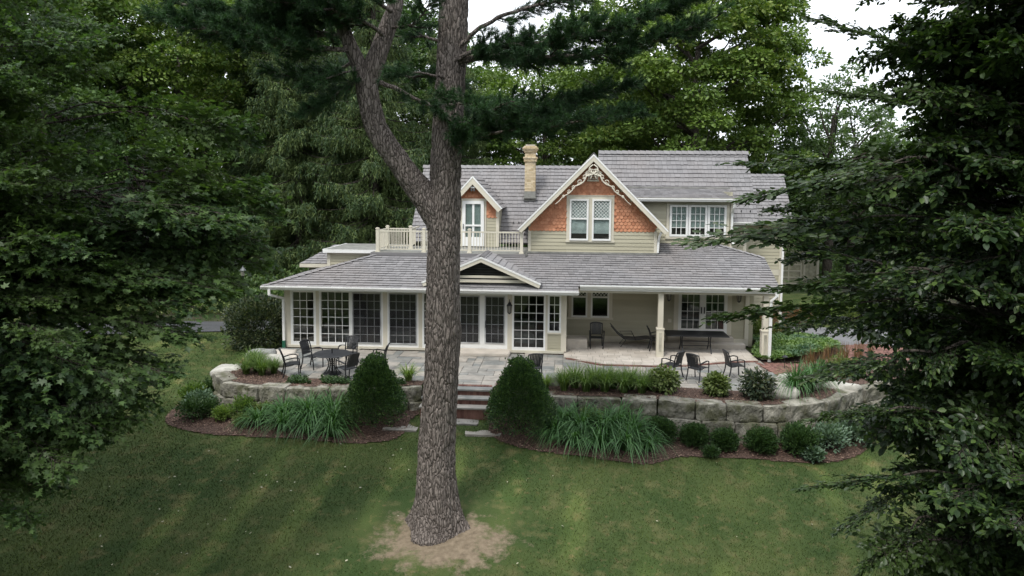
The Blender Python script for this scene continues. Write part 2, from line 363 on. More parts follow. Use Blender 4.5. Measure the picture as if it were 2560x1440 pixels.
def ground_z(x, y):
    x = np.asarray(x, float); y = np.asarray(y, float)
    z = lawn_z(x, y); t = inpoly(x, y, TERR)
    top = -.06-.02*np.clip(y-34, 0, 1e9)*(x > 9)*sstep(34, 62, y)*3
    return np.where(t, np.maximum(top, -3), z)
gx = np.concatenate([np.linspace(-700, -60, 9)[:-1], np.linspace(-60, -20, 30)[:-1], np.arange(-20, 16, .25), np.linspace(16, 60, 34), np.linspace(60, 700, 9)[1:]])
gy = np.concatenate([np.linspace(-200, 2, 10)[:-1], np.arange(2, 12, .6), np.arange(12, 36, .25), np.linspace(36, 90, 45), np.linspace(90, 1200, 10)[1:]])
X, Y = np.meshgrid(gx, gy, indexing='ij'); Z = ground_z(X, Y)
nx_, ny_ = X.shape; idx = np.arange(nx_*ny_).reshape(nx_, ny_)
Fq = np.stack([idx[:-1, :-1], idx[1:, :-1], idx[1:, 1:], idx[:-1, 1:]], -1).reshape(-1, 4)
ground = np_mesh('ground', np.stack([X, Y, Z], -1).reshape(-1, 3), Fq, lawnm, smooth=True, kind='structure')
ground.data.materials.append(soilm)
fc = np.stack([X[:-1, :-1]+.1, Y[:-1, :-1]+.1], -1).reshape(-1, 2)
wood = ((fc[:, 1] > 34.2+.0*fc[:, 0]) & (fc[:, 0] < 9)) | (fc[:, 1] > 72) | ((fc[:, 0] > 20) & (fc[:, 1] > 30)) | (fc[:, 0] < -30) | ((fc[:, 0] < 9) & (fc[:, 1] > 33))
ground.data.polygons.foreach_set('material_index', wood.astype(np.int32)); tag(ground, kind='structure')

def sheet(name, poly, z, mat, kind='structure', follow=False, lift=.01, sub=None):
    """a ground sheet: polygon filled by a fine clipped grid so that it can follow the ground"""
    from mathutils.geometry import tessellate_polygon
    if not follow:
        mb = MB(); mb.add([(x, y, z) for x, y in poly], [tuple(t) for t in tessellate_polygon([[Vector((x, y, 0)) for x, y in poly]])])
        o = mb.build(name, mat)
        if o.data.polygons[0].normal.z < 0: o.data.flip_normals()
    else:
        xs = [p[0] for p in poly]; ys = [p[1] for p in poly]; st = sub or .07
        ax = np.arange(min(xs), max(xs)+st, st); ay = np.arange(min(ys), max(ys)+st, st)
        XX, YY = np.meshgrid(ax, ay, indexing='ij'); ZZ = lawn_z(XX, YY)+lift+.008*np.sin(XX*5)*np.sin(YY*6)
        cx = XX[:-1, :-1]+st/2; cy = YY[:-1, :-1]+st/2; ok = inpoly(cx, cy, poly)
        ii = np.arange(XX.size).reshape(XX.shape)
        Fq = np.stack([ii[:-1, :-1], ii[1:, :-1], ii[1:, 1:], ii[:-1, 1:]], -1)[ok]
        u, inv = np.unique(Fq, return_inverse=True)
        o = np_mesh(name, np.stack([XX, YY, ZZ], -1).reshape(-1, 3)[u], inv.reshape(Fq.shape), mat, smooth=True)
    o['kind'] = kind; return o
def smooth_poly(pts, n=6):
    out = []; N = len(pts)
    for i in range(N):
        p0, p1, p2, p3 = [Vector(pts[(i+k-1) % N]) for k in range(4)]
        for j in range(n):
            t = j/n; out.append(tuple(.5*((2*p1)+(p2-p0)*t+(2*p0-5*p1+4*p2-p3)*t*t+(3*p1-p0-3*p2+p3)*t**3)))
    return out

# mulch beds at the foot of the walls, and behind the wall tops
BED_L = smooth_poly([(-12.7, 21.3), (-12.3, 20.5), (-11, 20.0), (-9.6, 19.85), (-8, 19.8), (-6.2, 19.6), (-4.9, 19.9), (-4.7, 21.0), (-4.8, 22.1), (-7, 21.9), (-10, 21.9), (-11.6, 22.8), (-12.4, 23.8), (-12.9, 22.6)])
BED_R = smooth_poly([(-2.2, 22.2), (-2.25, 20.9), (-1.9, 20.0), (-.8, 19.5), (.8, 19.35), (2.4, 19.35), (3.4, 19.9), (5, 20.1), (7, 20.0), (8.4, 20.4), (9.4, 21.4), (10.6, 22.8), (11.0, 23.8), (9.3, 23), (7.6, 21.9), (4.6, 21.6), (.5, 21.8)])
sheet('mulch_bed', BED_L, 0, mulchm, follow=True, lift=.024)
sheet('mulch_bed', BED_R, 0, mulchm, follow=True, lift=.024)
TOPBED_L = [(-11.75, 24.75), (-11.8, 23.2), (-11.45, 22.6), (-10.9, 22.05), (-10.1, 21.8), (-8.5, 21.7), (-6.8, 21.8), (-4.9, 22.2), (-4.62, 22.25), (-4.62, 22.75), (-7.2, 22.62), (-9.2, 22.65), (-10.1, 23.7), (-10.6, 24.8), (-11.2, 25.4)]
TOPBED_R = [(-2.2, 22.0), (-.16, 21.6), (2.6, 21.6), (3.7, 21.3), (4.65, 21.25), (5.9, 21.25), (6.8, 21.3), (7.55, 21.55), (8.4, 22.3), (9.1, 23.2), (10.0, 23.85), (11.4, 24.65), (14, 26), (13, 27.5), (9.6, 25.0), (7.6, 24.3), (6.9, 23.3), (5.9, 22.6), (3.0, 22.95), (0, 23.05), (-1.0, 22.8), (-2.2, 22.7)]
for tb in (TOPBED_L, TOPBED_R):
    pts = sheet('mulch_bed', tb, .03, mulchm)
def chips(name, poly, n, zf, mat):
    xs = [p[0] for p in poly]; ys = [p[1] for p in poly]
    x = NR.uniform(min(xs), max(xs), n*3); y = NR.uniform(min(ys), max(ys), n*3); ok = inpoly(x, y, poly); x, y = x[ok][:n], y[ok][:n]
    P = np.stack([x, y, zf(x, y)], -1); d = rnd_dirs(len(x)); d[:, 2] *= .25
    N = rnd_dirs(len(x))*.5+np.array([0, 0, 1.])
    V, F_, r = leaves(P, d, N, NR.uniform(.03, .075, len(x)), *RHOMB)
    return V, F_, r
V, F_, r = cat([chips('', BED_L, 5000, lambda x, y: lawn_z(x, y)+.04, None), chips('', BED_R, 7000, lambda x, y: lawn_z(x, y)+.04, None),
                chips('', TOPBED_L, 2500, lambda x, y: 0*x+.045, None), chips('', TOPBED_R, 5000, lambda x, y: 0*x+.045, None)])
tag(np_mesh('mulch_chips', V, F_, chipm, r, kind='stuff'), 'red-brown bark mulch chips spread over the planting beds', 'mulch')

# drives
def road(name, pts, w, mat, zf):
    mb = MB(); k = []
    for i, p in enumerate(pts):
        a = Vector(pts[max(i-1, 0)]); b = Vector(pts[min(i+1, len(pts)-1)]); t = (b-a).normalized(); nn = Vector((-t.y, t.x))
        for s in (-1, -.3, .3, 1):
            q = Vector(p)+nn*w/2*s; mb.v.append((q.x, q.y, zf(q.x, q.y)))
    for i in range(len(pts)-1):
        for j in range(3): mb.face(i*4+j, (i+1)*4+j, (i+1)*4+j+1, i*4+j+1)
    o = mb.build(name, mat, kind='structure')
    if o.data.polygons[0].normal.z < 0: o.data.flip_normals()
    return o
pl = [(-60+i*1.2, 0) for i in range(48)]
pl = [(x, 20.5+ (x+60)*.235+1.6*math.sin((x+60)*.05)) for x, _ in pl]
pl = [(x, y if x < -12 else y+.25*(x+12)) for x, y in pl]
road('driveway', pl, 2.6, asphalt, lambda x, y: float(lawn_z(x, y))+.05)
sheet('driveway', smooth_poly([(8.8, 30.8), (12.5, 30.2), (17, 28.9), (26, 29), (40, 34), (40, 42), (26, 38), (17, 35.2), (13, 34.2), (9.5, 34.0)]), -.045, concrete)
sheet('brick_path_base', smooth_poly([(7.1, 26.5), (7.5, 24.6), (9, 25.1), (11, 26.2), (13.5, 27.6), (14.5, 29.6), (13.5, 30.4), (11.8, 30), (11.3, 28.6), (10.0, 27.3), (8.6, 26.6)]), -.035, joint)
# red bricks of the curved path
mb = MB(); path_poly = smooth_poly([(7.2, 26.5), (7.5, 24.8), (9, 25.2), (11, 26.3), (13.3, 27.7), (14.2, 29.5), (13.4, 30.3), (11.9, 30), (11.4, 28.6), (10.0, 27.3), (8.6, 26.55)])
for i in range(75):
    for j in range(62):
        x = 7+i*.105; y = 24.6+j*.105; o2 = .0525 if i % 2 else 0
        if (j+i) % 2: continue
        if inpoly(x, y+o2, path_poly):
            mb.cur = R.random(); mb.box(x, x+.1, y+o2, y+o2+.2, -.03, -.012+R.uniform(-.003, .003))
tag(mb.build('brick', redbrick, kind='stuff'), 'red clay bricks of the curved garden path', 'brick path')
# ------------------------------------------------------------------ house
house = empty('house', (0, 29.5, 0), label='two-storey sage green house with grey slate-look roofs and a fish-scale gable', cat='house')
HO = Vector((0, 29.5, 0))
def hp(o, parent=None):       # parent under the house (or one of its parts), keeping world coordinates
    o.parent = parent or house
    o.matrix_parent_inverse = Matrix.Translation(-HO)
    return o
SEP = {'corner_board', 'post_board', 'door_casing', 'window_casing', 'skirting_board', 'wall', 'sill_board', 'fascia', 'eave_soffit', 'frieze_board', 'tie_board', 'louvre', 'sofa', 'flat_roof', 'porch_beam'}
def HB(name, mat, *boxes, **k):      # frames and boards: one object per board
    if name in SEP:
        for b in boxes: o = hp(B(name, mat, None, b, **k))
        return o
    return hp(B(name, mat, None, *boxes, **k))
def sub(o, parent): o.parent = parent; return o      # parts are built in world coordinates around a part whose own location is 0

def scan(poly, v):
    xs = []
    n = len(poly)
    for i in range(n):
        (x0, y0), (x1, y1) = poly[i], poly[(i+1) % n]
        if (y0 > v) != (y1 > v): xs.append(x0+(v-y0)*(x1-x0)/(y1-y0))
    xs.sort(); return [(xs[i], xs[i+1]) for i in range(0, len(xs)-1, 2)]
BUD = {'shingle': 300}
def roof_plane(O, U, Vv, poly, exp, wid, th=.034, single=False, base_th=.09, name='roof_slope', nobase=False):
    """O origin, U horizontal unit, Vv up-slope unit, poly in (u, v). Base slab plus courses of separate shingles"""
    O, U, Vv = Vector(O), Vector(U).normalized(), Vector(Vv).normalized(); Nn = U.cross(Vv).normalized()
    if Nn.z < 0: Nn = -Nn
    pt = lambda u, v, h: O+U*u+Vv*v+Nn*h
    mb = MB(); mb.prism([pt(u, v, -.004) for u, v in poly], -Nn*base_th); roof = hp(mb.build(name, underroof))
    vmin = min(p[1] for p in poly); vmax = max(p[1] for p in poly); v = vmin; row = 0; rest = MB()
    while v < vmax-.02:
        v1 = min(v+exp, vmax); a = scan(poly, v+.003); b = scan(poly, v1-.003)
        if len(a) != len(b) or not a: mm = scan(poly, (v+v1)/2); a = b = mm
        for (a0, a1), (b0, b1) in zip(a, b):
            lo, hi = min(a0, b0), max(a1, b1); u = lo-R.random()*wid; 
            while u < hi:
                w = wid*R.uniform(.72, 1.28); g = .004
                p0, p1 = max(u+g, a0), min(u+w-g, a1); q0, q1 = max(u+g, b0), min(u+w-g, b1)
                if p1-p0 < .02 and q1-q0 < .02: u += w; continue
                p1 = max(p1, p0+.002); q1 = max(q1, q0+.002); t = th*R.uniform(.8, 1.35); dv = R.uniform(-.012, .012) if v > vmin else 0
                tgt = MB() if (single and BUD['shingle'] > 0) else rest
                tgt.cur = R.random()
                vs = [pt(p0, v+dv, 0), pt(p1, v+dv, 0), pt(p1, v+dv, t), pt(p0, v+dv, t), pt(q0, v1, .003), pt(q1, v1, .003)]
                tgt.add(vs, [(0, 1, 2, 3), (3, 2, 5, 4), (0, 3, 4), (1, 5, 2)])
                if tgt is not rest:
                    BUD['shingle'] -= 1; tgt.r = [0.0]*len(tgt.r); sub(tgt.build('shingle', roofm), roof)
                u += w
        v += exp; row += 1
    if rest.v: sub(rest.build('shingles', roofm, kind='stuff'), roof)
    return roof
def ridge_tiles(a, b, parent, w=.16, step=.28, drop=.7):
    a, b = Vector(a), Vector(b); L = (b-a).length; d = (b-a)/L; n = int(L/step); mb = MB(); side = d.cross(Vector((0, 0, 1))).normalized()
    dn = Vector((0, 0, -1))*w*drop
    for i in range(n):
        p = a+d*(i*L/n); q = a+d*((i+1.06)*L/n); mb.cur = R.random(); hp_, hq = .05, .02
        zp, zq = Vector((0, 0, hp_)), Vector((0, 0, hq))
        mb.add([p+zp, p+side*w+dn+zp, q+side*w+dn+zq, q+zq, p-side*w+dn+zp, q-side*w+dn+zq,
                p+zp-Vector((0, 0, .025)), p+side*w+dn+zp-Vector((0, 0, .025)), p-side*w+dn+zp-Vector((0, 0, .025))],
               [(0, 1, 2, 3), (4, 0, 3, 5), (0, 6, 7, 1), (4, 8, 6, 0)])
    return sub(mb.build('ridge_tiles', roofm, kind='stuff'), parent)
def clap(x0, x1, z0, z1, Yw, lim=None, e=.16, parent=None, mat=None, side=None):
    """clapboards as separate boards; lim(z)->(xa,xb) clips them under a slope; side='R' turns them to face +X at X=Yw"""
    n = max(1, round((z1-z0)/e)); e = (z1-z0)/n
    for i in range(n):
        za, zb = z0+i*e, z0+(i+1)*e-.002
        a0, a1, b0, b1 = x0, x1, x0, x1
        if lim:
            l0, l1 = lim(za), lim(zb); a0, a1 = max(x0, l0[0]), min(x1, l0[1]); b0, b1 = max(x0, l1[0]), min(x1, l1[1])
            if a1-a0 < .02: continue
            if b1 < b0: b0 = b1 = (a0+a1)/2
        mb = MB()
        P = [(a0, -.026, za), (a1, -.026, za), (a1, 0, za), (a0, 0, za), (b0, -.008, zb), (b1, -.008, zb), (b1, 0, zb), (b0, 0, zb)]
        if side is None: mb.hexa([(x, Yw+y, z) for x, y, z in P])
        elif side == 'R': mb.hexa([(Yw-y, x, z) for x, y, z in P])
        elif side == 'L': mb.hexa([(Yw+y, x, z) for x, y, z in P][::-1])
        hp(mb.build('clapboard', mat or siding), None)
def window(x0, x1, z0, z1, Yw, cols, rows, fw=.055, name='window', fmat=None, scr=False, diamond=False, blind=None, panes=True, bottom=None, mun=.02, mmat=None, curtain=False, pane_y=.035, by=.07):
    fm = fmat or white; bt = bottom or fw; mb = MB()
    mb.box(x0, x0+fw, Yw-.03, Yw+.05, z0, z1); mb.box(x1-fw, x1, Yw-.03, Yw+.05, z0, z1)
    mb.box(x0+fw, x1-fw, Yw-.028, Yw+.05, z0, z0+bt); mb.box(x0+fw, x1-fw, Yw-.028, Yw+.05, z1-fw, z1)
    w = hp(mb.build(name, fm)); gx0, gx1, gz0, gz1 = x0+fw, x1-fw, z0+bt, z1-fw; dx = (gx1-gx0)/cols; dz = (gz1-gz0)/rows
    if diamond:
        mid = diamond; g = MB(); g.box(gx0, gx1, Yw-.02, Yw+.03, mid-.03, mid+.03); sub(g.build('meeting_rail', fm), w)
        g = MB(); s = .145; W_, H_ = gx1-gx0, gz1-mid-.03; zb = mid+.03
        k = -int(H_/s)-2
        while k*s < W_+H_:
            for sg in (1, -1):
                c = gx0+k*s if sg == 1 else gx0+k*s
                pts = []
                xa, za_, xb, zb_ = (c, 0, c+H_, H_) if sg == 1 else (c+H_, 0, c, H_)
                # clip to [gx0,gx1]
                if sg == 1: t0 = max(0, (gx0-xa)/H_); t1 = min(1, (gx1-xa)/H_)
                else: t0 = max(0, (xa-gx1)/H_); t1 = min(1, (xa-gx0)/H_)
                if t1-t0 > .03:
                    f = lambda t: (xa+(xb-xa)*t, Yw+.012+(.004 if sg == 1 else 0), zb+H_*t)
                    g.bar(f(t0), f(t1), .014, .012, upv=(0, 1, 0))
            k += 1
        sub(g.build('diamond_lattice', mmat or fm), w)
        sub(B('pane', glass, None, (gx0, gx1, Yw+pane_y, Yw+pane_y+.006, zb, gz1)), w)
        sub(B('pane', glass, None, (gx0, gx1, Yw+pane_y, Yw+pane_y+.006, gz0, mid-.03)), w)
    else:
        g = MB()
        for i in range(1, cols): g.box(gx0+i*dx-mun/2, gx0+i*dx+mun/2, Yw-.004, Yw+.03, gz0, gz1)
        for j in range(1, rows): g.box(gx0, gx1, Yw-.002, Yw+.028, gz0+j*dz-mun/2, gz0+j*dz+mun/2)
        if cols*rows > 1: sub(g.build('glazing_bars', mmat or fm), w)
        me = None
        for i in range(cols):
            for j in range(rows):
                mb = MB(); t = R.uniform(-.0015, .0015)
                a0, a1, c0, c1 = gx0+i*dx+.002, gx0+(i+1)*dx-.002, gz0+j*dz+.002, gz0+(j+1)*dz-.002
                y = Yw+pane_y; mb.hexa([(a0, y+t, c0), (a1, y-t, c0), (a1, y-t+.005, c0), (a0, y+t+.005, c0), (a0, y+t*2, c1), (a1, y, c1), (a1, y+.005, c1), (a0, y+t*2+.005, c1)])
                sub(mb.build('pane', glass), w)
    if scr:
        mb = MB(); f = .035; y0, y1 = Yw-.058, Yw-.035
        mb.box(gx0-.01, gx0+f, y0, y1, gz0, gz1); mb.box(gx1-f, gx1+.01, y0, y1, gz0, gz1); mb.box(gx0+f, gx1-f, y0, y1, gz0, gz0+f); mb.box(gx0+f, gx1-f, y0, y1, gz1-f, gz1)
        sub(mb.build('screen_frame', screen_fr), w); sub(B('insect_screen', meshscreen, None, (gx0+f, gx1-f, y0+.008, y0+.01, gz0+f, gz1-f)), w)
    if blind: sub(B('blind', blindm, None, (gx0, gx1, Yw+by, Yw+by+.004, blind, gz1)), w)
    if curtain:
        mb = MB(); N = 26; 
        for half in (0, 1):
            k = len(mb.v); xa = gx0+(gx1-gx0)*(.02+.51*half); xb = xa+(gx1-gx0)*.45
            for i in range(N+1):
                x = xa+(xb-xa)*i/N; y = Yw+by+.010*math.sin(i*1.9); mb.v += [(x, y, gz0), (x, y, gz1)]
            for i in range(N): mb.face(k+2*i, k+2*i+2, k+2*i+3, k+2*i+1)
        sub(mb.build('curtain', fabric), w)
    return w
def dark_box(x0, x1, z0, z1, Yw, depth=.5):      # dark-painted box behind a pane; the room's dimness is in its colour
    return HB('unlit_room_backing', darkroom, (x0, x1, Yw+depth, Yw+depth+.03, z0, z1), (x0-.03, x0, Yw+.06, Yw+depth, z0, z1), (x1, x1+.03, Yw+.06, Yw+depth, z0, z1), (x0, x1, Yw+.06, Yw+depth, z0-.03, z0), (x0, x1, Yw+.06, Yw+depth, z1, z1+.03))
def gutter(x0, x1, y, z, back=.12, h=.13):
    mb = MB()      # K-profile
    pr = [(0, 0), (-.06, 0), (-.085, .05), (-.12, .085), (-.12, h), (-.105, h), (-.105, .095), (-.01, .02), (-.01, h), (0, h)]
    k = len(mb.v)
    for x in (x0, x1): mb.v += [(x, y+a, z+b) for a, b in pr]
    n = len(pr)
    for i in range(n): mb.face(k+i, k+(i+1) % n, k+n+(i+1) % n, k+n+i)
    mb.box(x0, x0+.006, y-.118, y-.001, z+.002, z+h-.002); mb.box(x1-.006, x1, y-.118, y-.001, z+.002, z+h-.002)
    return hp(mb.build('gutter', white))
def downspout(pts, w=.085, d=.065):
    mb = MB()
    for a, b in zip(pts[:-1], pts[1:]):
        a, b = Vector(a), Vector(b); mb.bar(a, b, w, d, upv=(0, 1, 0) if abs((b-a).normalized().z) > .7 else (0, 0, 1))
    return hp(mb.build('downspout', white))

# --- roof slopes ---------------------------------------------------
EZ, EY, SL = 2.60, 26.3, .365
cs = 1/math.hypot(1, SL); upv = (0, cs, SL*cs)
fy = lambda y: (y-EY)/cs              # y -> distance up the slope
rz_ = lambda y: EZ+SL*(y-EY)
main_poly = [(-11.75, 0), (.55, 0), (.55, fy(26.77)), (8.12, fy(26.77)), (8.2, fy(29.3)), (6.4, fy(30.6)), (3.80, fy(30.6)), (3.80, fy(29.5)), (-1.6, fy(29.5)), (-1.6, fy(29.1)), (-8.0, fy(29.1))]
low = roof_plane((0, EY, EZ), (1, 0, 0), upv, main_poly, .205, .25, single=True, name='verandah_roof')
# left hip face, right back face
hx = 3.75; dzh = rz_(29.1)-EZ; sl = math.hypot(hx, dzh); 
roof_plane((-11.75, EY, EZ), (0, -1, 0), (hx/sl, 0, dzh/sl), [(0, 0), (-4.6, 0), (-4.6, sl), (-2.8, sl)], .205, .25, name='hip_slope')
A_ = Vector((8.2, 29.3, rz_(29.3))); B_ = Vector((6.4, 30.6, rz_(30.6)))
mb = MB(); mb.prism([A_, B_, (6.4, 32.3, 3.75), (8.2, 32.3, 3.25)], (0, 0, -.1)); hp(mb.build('rear_hip_slope', roofm))
ridge_tiles((-11.75, EY, EZ+.02), (-8.0, 29.1, rz_(29.1)+.02), low, w=.13, drop=.25)
ridge_tiles(B_+Vector((0, 0, .02)), A_+Vector((0, 0, .02)), low, w=.13, drop=.25)
# flashing strip where roof meets the gable wall
HB('flashing', steelm, (-1.62, 3.9, 29.40, 29.5, rz_(29.4)+.03, rz_(29.5)+.07))
# main left roof
L0y, L0z = 32.4, 3.95; s2 = math.sqrt(.5)
lr = roof_plane((0, L0y, L0z), (1, 0, 0), (0, s2, s2), [(-7.3, 0), (3.4, 0), (3.4, 3.64/s2), (-7.3, 3.64/s2)], .25, .19, name='main_roof')
ridge_tiles((-7.35, 36.04, 7.62), (3.4, 36.04, 7.62), lr, w=.17, drop=.9)
mb = MB(); mb.prism([(-7.25, 32.4, 3.0), (-7.25, 32.4, 3.9), (-7.25, 36.04, 7.5), (-7.25, 39.7, 3.9), (-7.25, 39.7, 0)], (.1, 0, 0)); hp(mb.build('gable_end_wall', siding))
roof_plane((0, 39.7, L0z), (-1, 0, 0), (0, -s2, s2), [(-1.5, 0), (7.3, 0), (7.3, 3.64/s2), (-1.5, 3.64/s2)], .8, 1.0, name='rear_roof')
# right main roof (steeper) with the lower wing beside it
sR = (8.27-5.02)/2.5; c3 = 1/math.hypot(1, sR); LR = 2.5/c3
rr = roof_plane((0, 32.1, 5.02), (1, 0, 0), (0, c3, sR*c3), [(1.3, 0), (8.67, 0), (8.67, LR), (1.6, LR)], .255, .2, name='main_roof')
ridge_tiles((1.6, 34.6, 8.32), (8.72, 34.6, 8.32), rr, w=.17, drop=1)
roof_plane((0, 37.1, 5.02), (-1, 0, 0), (0, -c3, sR*c3), [(-8.67, 0), (-1.6, 0), (-1.6, LR), (-8.67, LR)], .8, 1.0, name='rear_roof')
sW = (7.25-4.92)/2.7; c4 = 1/math.hypot(1, sW); LW = 2.7/c4
wr = roof_plane((0, 34.8, 4.92), (1, 0, 0), (0, c4, sW*c4), [(8.3, 0), (11.05, 0), (11.3, LW), (8.5, LW)], .25, .2, name='wing_roof')
ridge_tiles((8.5, 37.5, 7.29), (11.33, 37.5, 7.29), wr, w=.16, drop=.9)
# shed dormer roof
sS = (6.52-6.13)/3.1; c5 = 1/math.hypot(1, sS)
sh = roof_plane((0, 30.2, 6.13), (1, 0, 0), (0, c5, sS*c5), [(2.2, 0), (7.28, 0), (7.5, 3.1/c5), (2.0, 3.1/c5)], .42, .24, name='shed_roof')
hp(B('ridge_strip', steelm, None, (2.4, 7.62, 33.24, 33.36, 6.50, 6.60)))
# flat roof deck and block under it
HB('flat_roof', steelm, (-10.55, -7.3, 29.85, 33.3, 3.66, 3.75), (-8.2, -1.55, 29.06, 32.9, 3.67, 3.745))
HB('deck_fascia', roofm, (-8.2, -1.62, 29.03, 29.06, 3.58, 3.742))
HB('fascia', white, (-10.6, -8.0, 29.80, 29.85, 3.62, 3.76), (-10.6, -10.55, 29.8, 33.3, 3.62, 3.76))
HB('wall', siding, (-10.4, -8, 30.02, 30.2, 2.4, 3.64), (-10.4, -10.25, 30.2, 33.2, 0, 3.64))
clap(-10.28, -8.0, 2.95, 3.52, 30.02, e=.14)
HB('corner_board', cream, (-10.42, -10.28, 29.985, 30.02, 2.9, 3.62), (-10.28, -8, 29.985, 30.02, 3.52, 3.62))
# small lean-to roof far left
roof_plane((-12.0, 30.9, 3.0), (1, 0, 0), (0, .93, .36), [(0, 0), (1.6, 0), (1.6, 2.0), (1.0, 2.0)], .25, .25, name='lean_to_roof')
HB('fascia', cream, (-12.0, -10.42, 30.84, 30.9, 2.84, 2.99)); HB('wall', siding, (-11.7, -10.45, 31.2, 34, -.2, 2.95))

# --- gables -----------------------------------------------------------
def gable(xc, za, half, ze, yf, yb_l, yb_r, exp=.25, wid=.22, board=.17, name='gable_roof', tongue=.26, tiles=True):
    """two slopes from ridge (xc, za) down to ze at xc±half, front edge yf; ridge runs back to yb_*; returns roof parts"""
    h = za-ze; s = math.hypot(half, h); out = []
    for sg, ypoly in ((-1, yb_l), (1, yb_r)):
        # u along +Y(back), v from eave to ridge
        poly = [(0, 0)]+ypoly+[(0, s)]
        r = roof_plane((xc+sg*half, yf, ze), (0, 1, 0), (-sg*half/s, 0, h/s), poly, exp, wid, name=name); out.append(r)
        # rake trim: white drip edge, cream bargeboard with soffit behind
        e = Vector((xc+sg*half, 0, ze)); a = Vector((xc, 0, za)); d = (a-e).normalized(); nn = Vector((-d.z*sg*-1, 0, 0))
        dn = Vector((sg*-d.z*-1*0, 0, -1))
        perp = Vector((-sg*h/s, 0, -half/s))    # into the gable, square to the slope
        def strip(nm, mat, o0, o1, y0, y1):
            p = [e+perp*o0, a+Vector((0, 0, -o0*s/half)), a+Vector((0, 0, -o1*s/half)), e+perp*o1]
            q = [Vector((v.x, y0, v.z)) for v in p]; m_ = MB(); m_.prism(q, (0, y1-y0, 0)); return hp(m_.build(nm, mat))
        strip('drip_edge', white, -.012, .05, yf-.045, yf+.02)
        strip('bargeboard', cream, .05, .05+board, yf-.03, yf+.02)
        strip('soffit', soffit, .095, .12, yf+.02, yf+tongue+.15)
    return out
GX, GZ, GH, GE, GY = 1.15, 7.90, 3.10, 4.78, 29.08
yv = lambda z: (z-L0z)+L0y-GY      # where the left roof plane meets height z, as a distance behind the front edge
sG = math.hypot(GH, GZ-GE)
g_ = gable(GX, GZ, GH, GE, GY, [(yv(GE), 0), (yv(7.55), sG*(7.55-GE)/(GZ-GE)), (5.1, sG)], [(1.15, 0), (1.2, sG*(6.2-GE)/(GZ-GE)), (3.9, sG*(6.4-GE)/(GZ-GE)), (5.1, sG)], exp=.25, board=.15, tongue=.42)
ridge_tiles((GX, GY-.04, GZ+.03), (GX, 34.2, GZ+.03), g_[0], w=.13, drop=1)
# gable wall: triangle + lower wall
GW = 29.5; wx0, wx1 = -1.52, 3.82; GS = 4.72
mb = MB(); mb.prism([(wx0, GW, 3.4), (wx1, GW, 3.4), (wx1, GW, GZ-.12-(wx1-GX)), (GX, GW, GZ-.12), (wx0, GW, GZ-.12-(GX-wx0))], (0, .12, 0)); hp(mb.build('gable_wall', siding))
HB('side_wall', siding, (wx0, wx0+.1, GW+.12, 33, 3.4, 5.05), (wx1-.1, wx1, GW+.12, 31, 3.4, 5.05))
WX0, WX1, WZ0, WZ1 = .07, 2.05, 4.28, 6.2
for a, b in ((wx0+.1, WX0), (WX1, wx1-.1)): clap(a, b, 3.78, GS, GW)
clap(WX0, WX1, 3.78, WZ0-.02, GW)
HB('corner_board', cream, (wx0-.02, wx0+.1, GW-.035, GW+.08, 3.66, GS+.02), (wx1-.1, wx1+.02, GW-.035, GW+.08, 3.66, GS+.02))
gw = hp(B('shingle_backing', orange, None, (wx0+.2, wx1-.2, GW-.012, GW+.0, GS, GS+.06)))
FS = 300
def scales(x0, x1, z0, ztop, Yw, keep, w=.165, e=.135, limit=300):
    n = 0; rest = MB(); row = 0; z = z0; todo = []
    while z < ztop:
        x = x0-(w/2 if row % 2 else 0)
        while x < x1:
            cx, cz = x+w/2, z+e*.4
            if keep(cx, cz): todo.append((x, z))
            x += w
        z += e; row += 1
    for i, (x, z) in enumerate(todo):
        m_ = MB() if i < limit else rest; m_.cur = R.random(); g = .004; t = .036*R.uniform(.8, 1.3); zt = z+e*1.25; c = e*.36
        f = [(x+g, z+c), (x+w*.30, z-.012), (x+w*.70, z-.012), (x+w-g, z+c), (x+w-g, zt), (x+g, zt)]
        yy = lambda zz: Yw-.004-t*(1-(zz-z+.012)/(zt-z+.012))
        m_.add([(a, yy(b), b) for a, b in f]+[(a, Yw-.002, b) for a, b in f], [(0, 1, 2, 3, 4, 5), (0, 6, 7, 1), (1, 7, 8, 2), (2, 8, 9, 3), (3, 9, 10, 4), (5, 11, 6, 0)])
        if i < limit: m_.r = [0.]*len(m_.r); sub(m_.build('scale_shingle', orange), gw)
    if rest.v: sub(rest.build('scale_shingles', orange, kind='stuff'), gw)
def keepG(x, z): return z > GS-.05 and (z < GZ-.30-abs(x-GX)*1.0) and not (WX0+.02 < x < WX1-.02 and z < WZ1-.02) and wx0+.05 < x < wx1-.05
mb = MB(); mb.prism([(wx0+.1, GW-.004, GS), (wx1-.1, GW-.004, GS), (GX, GW-.004, GZ-.25)], (0, .003, 0)); sub(mb.build('shingle_ground', orange), gw)
scales(wx0, wx1, GS, GZ-.2, GW-.004, keepG)
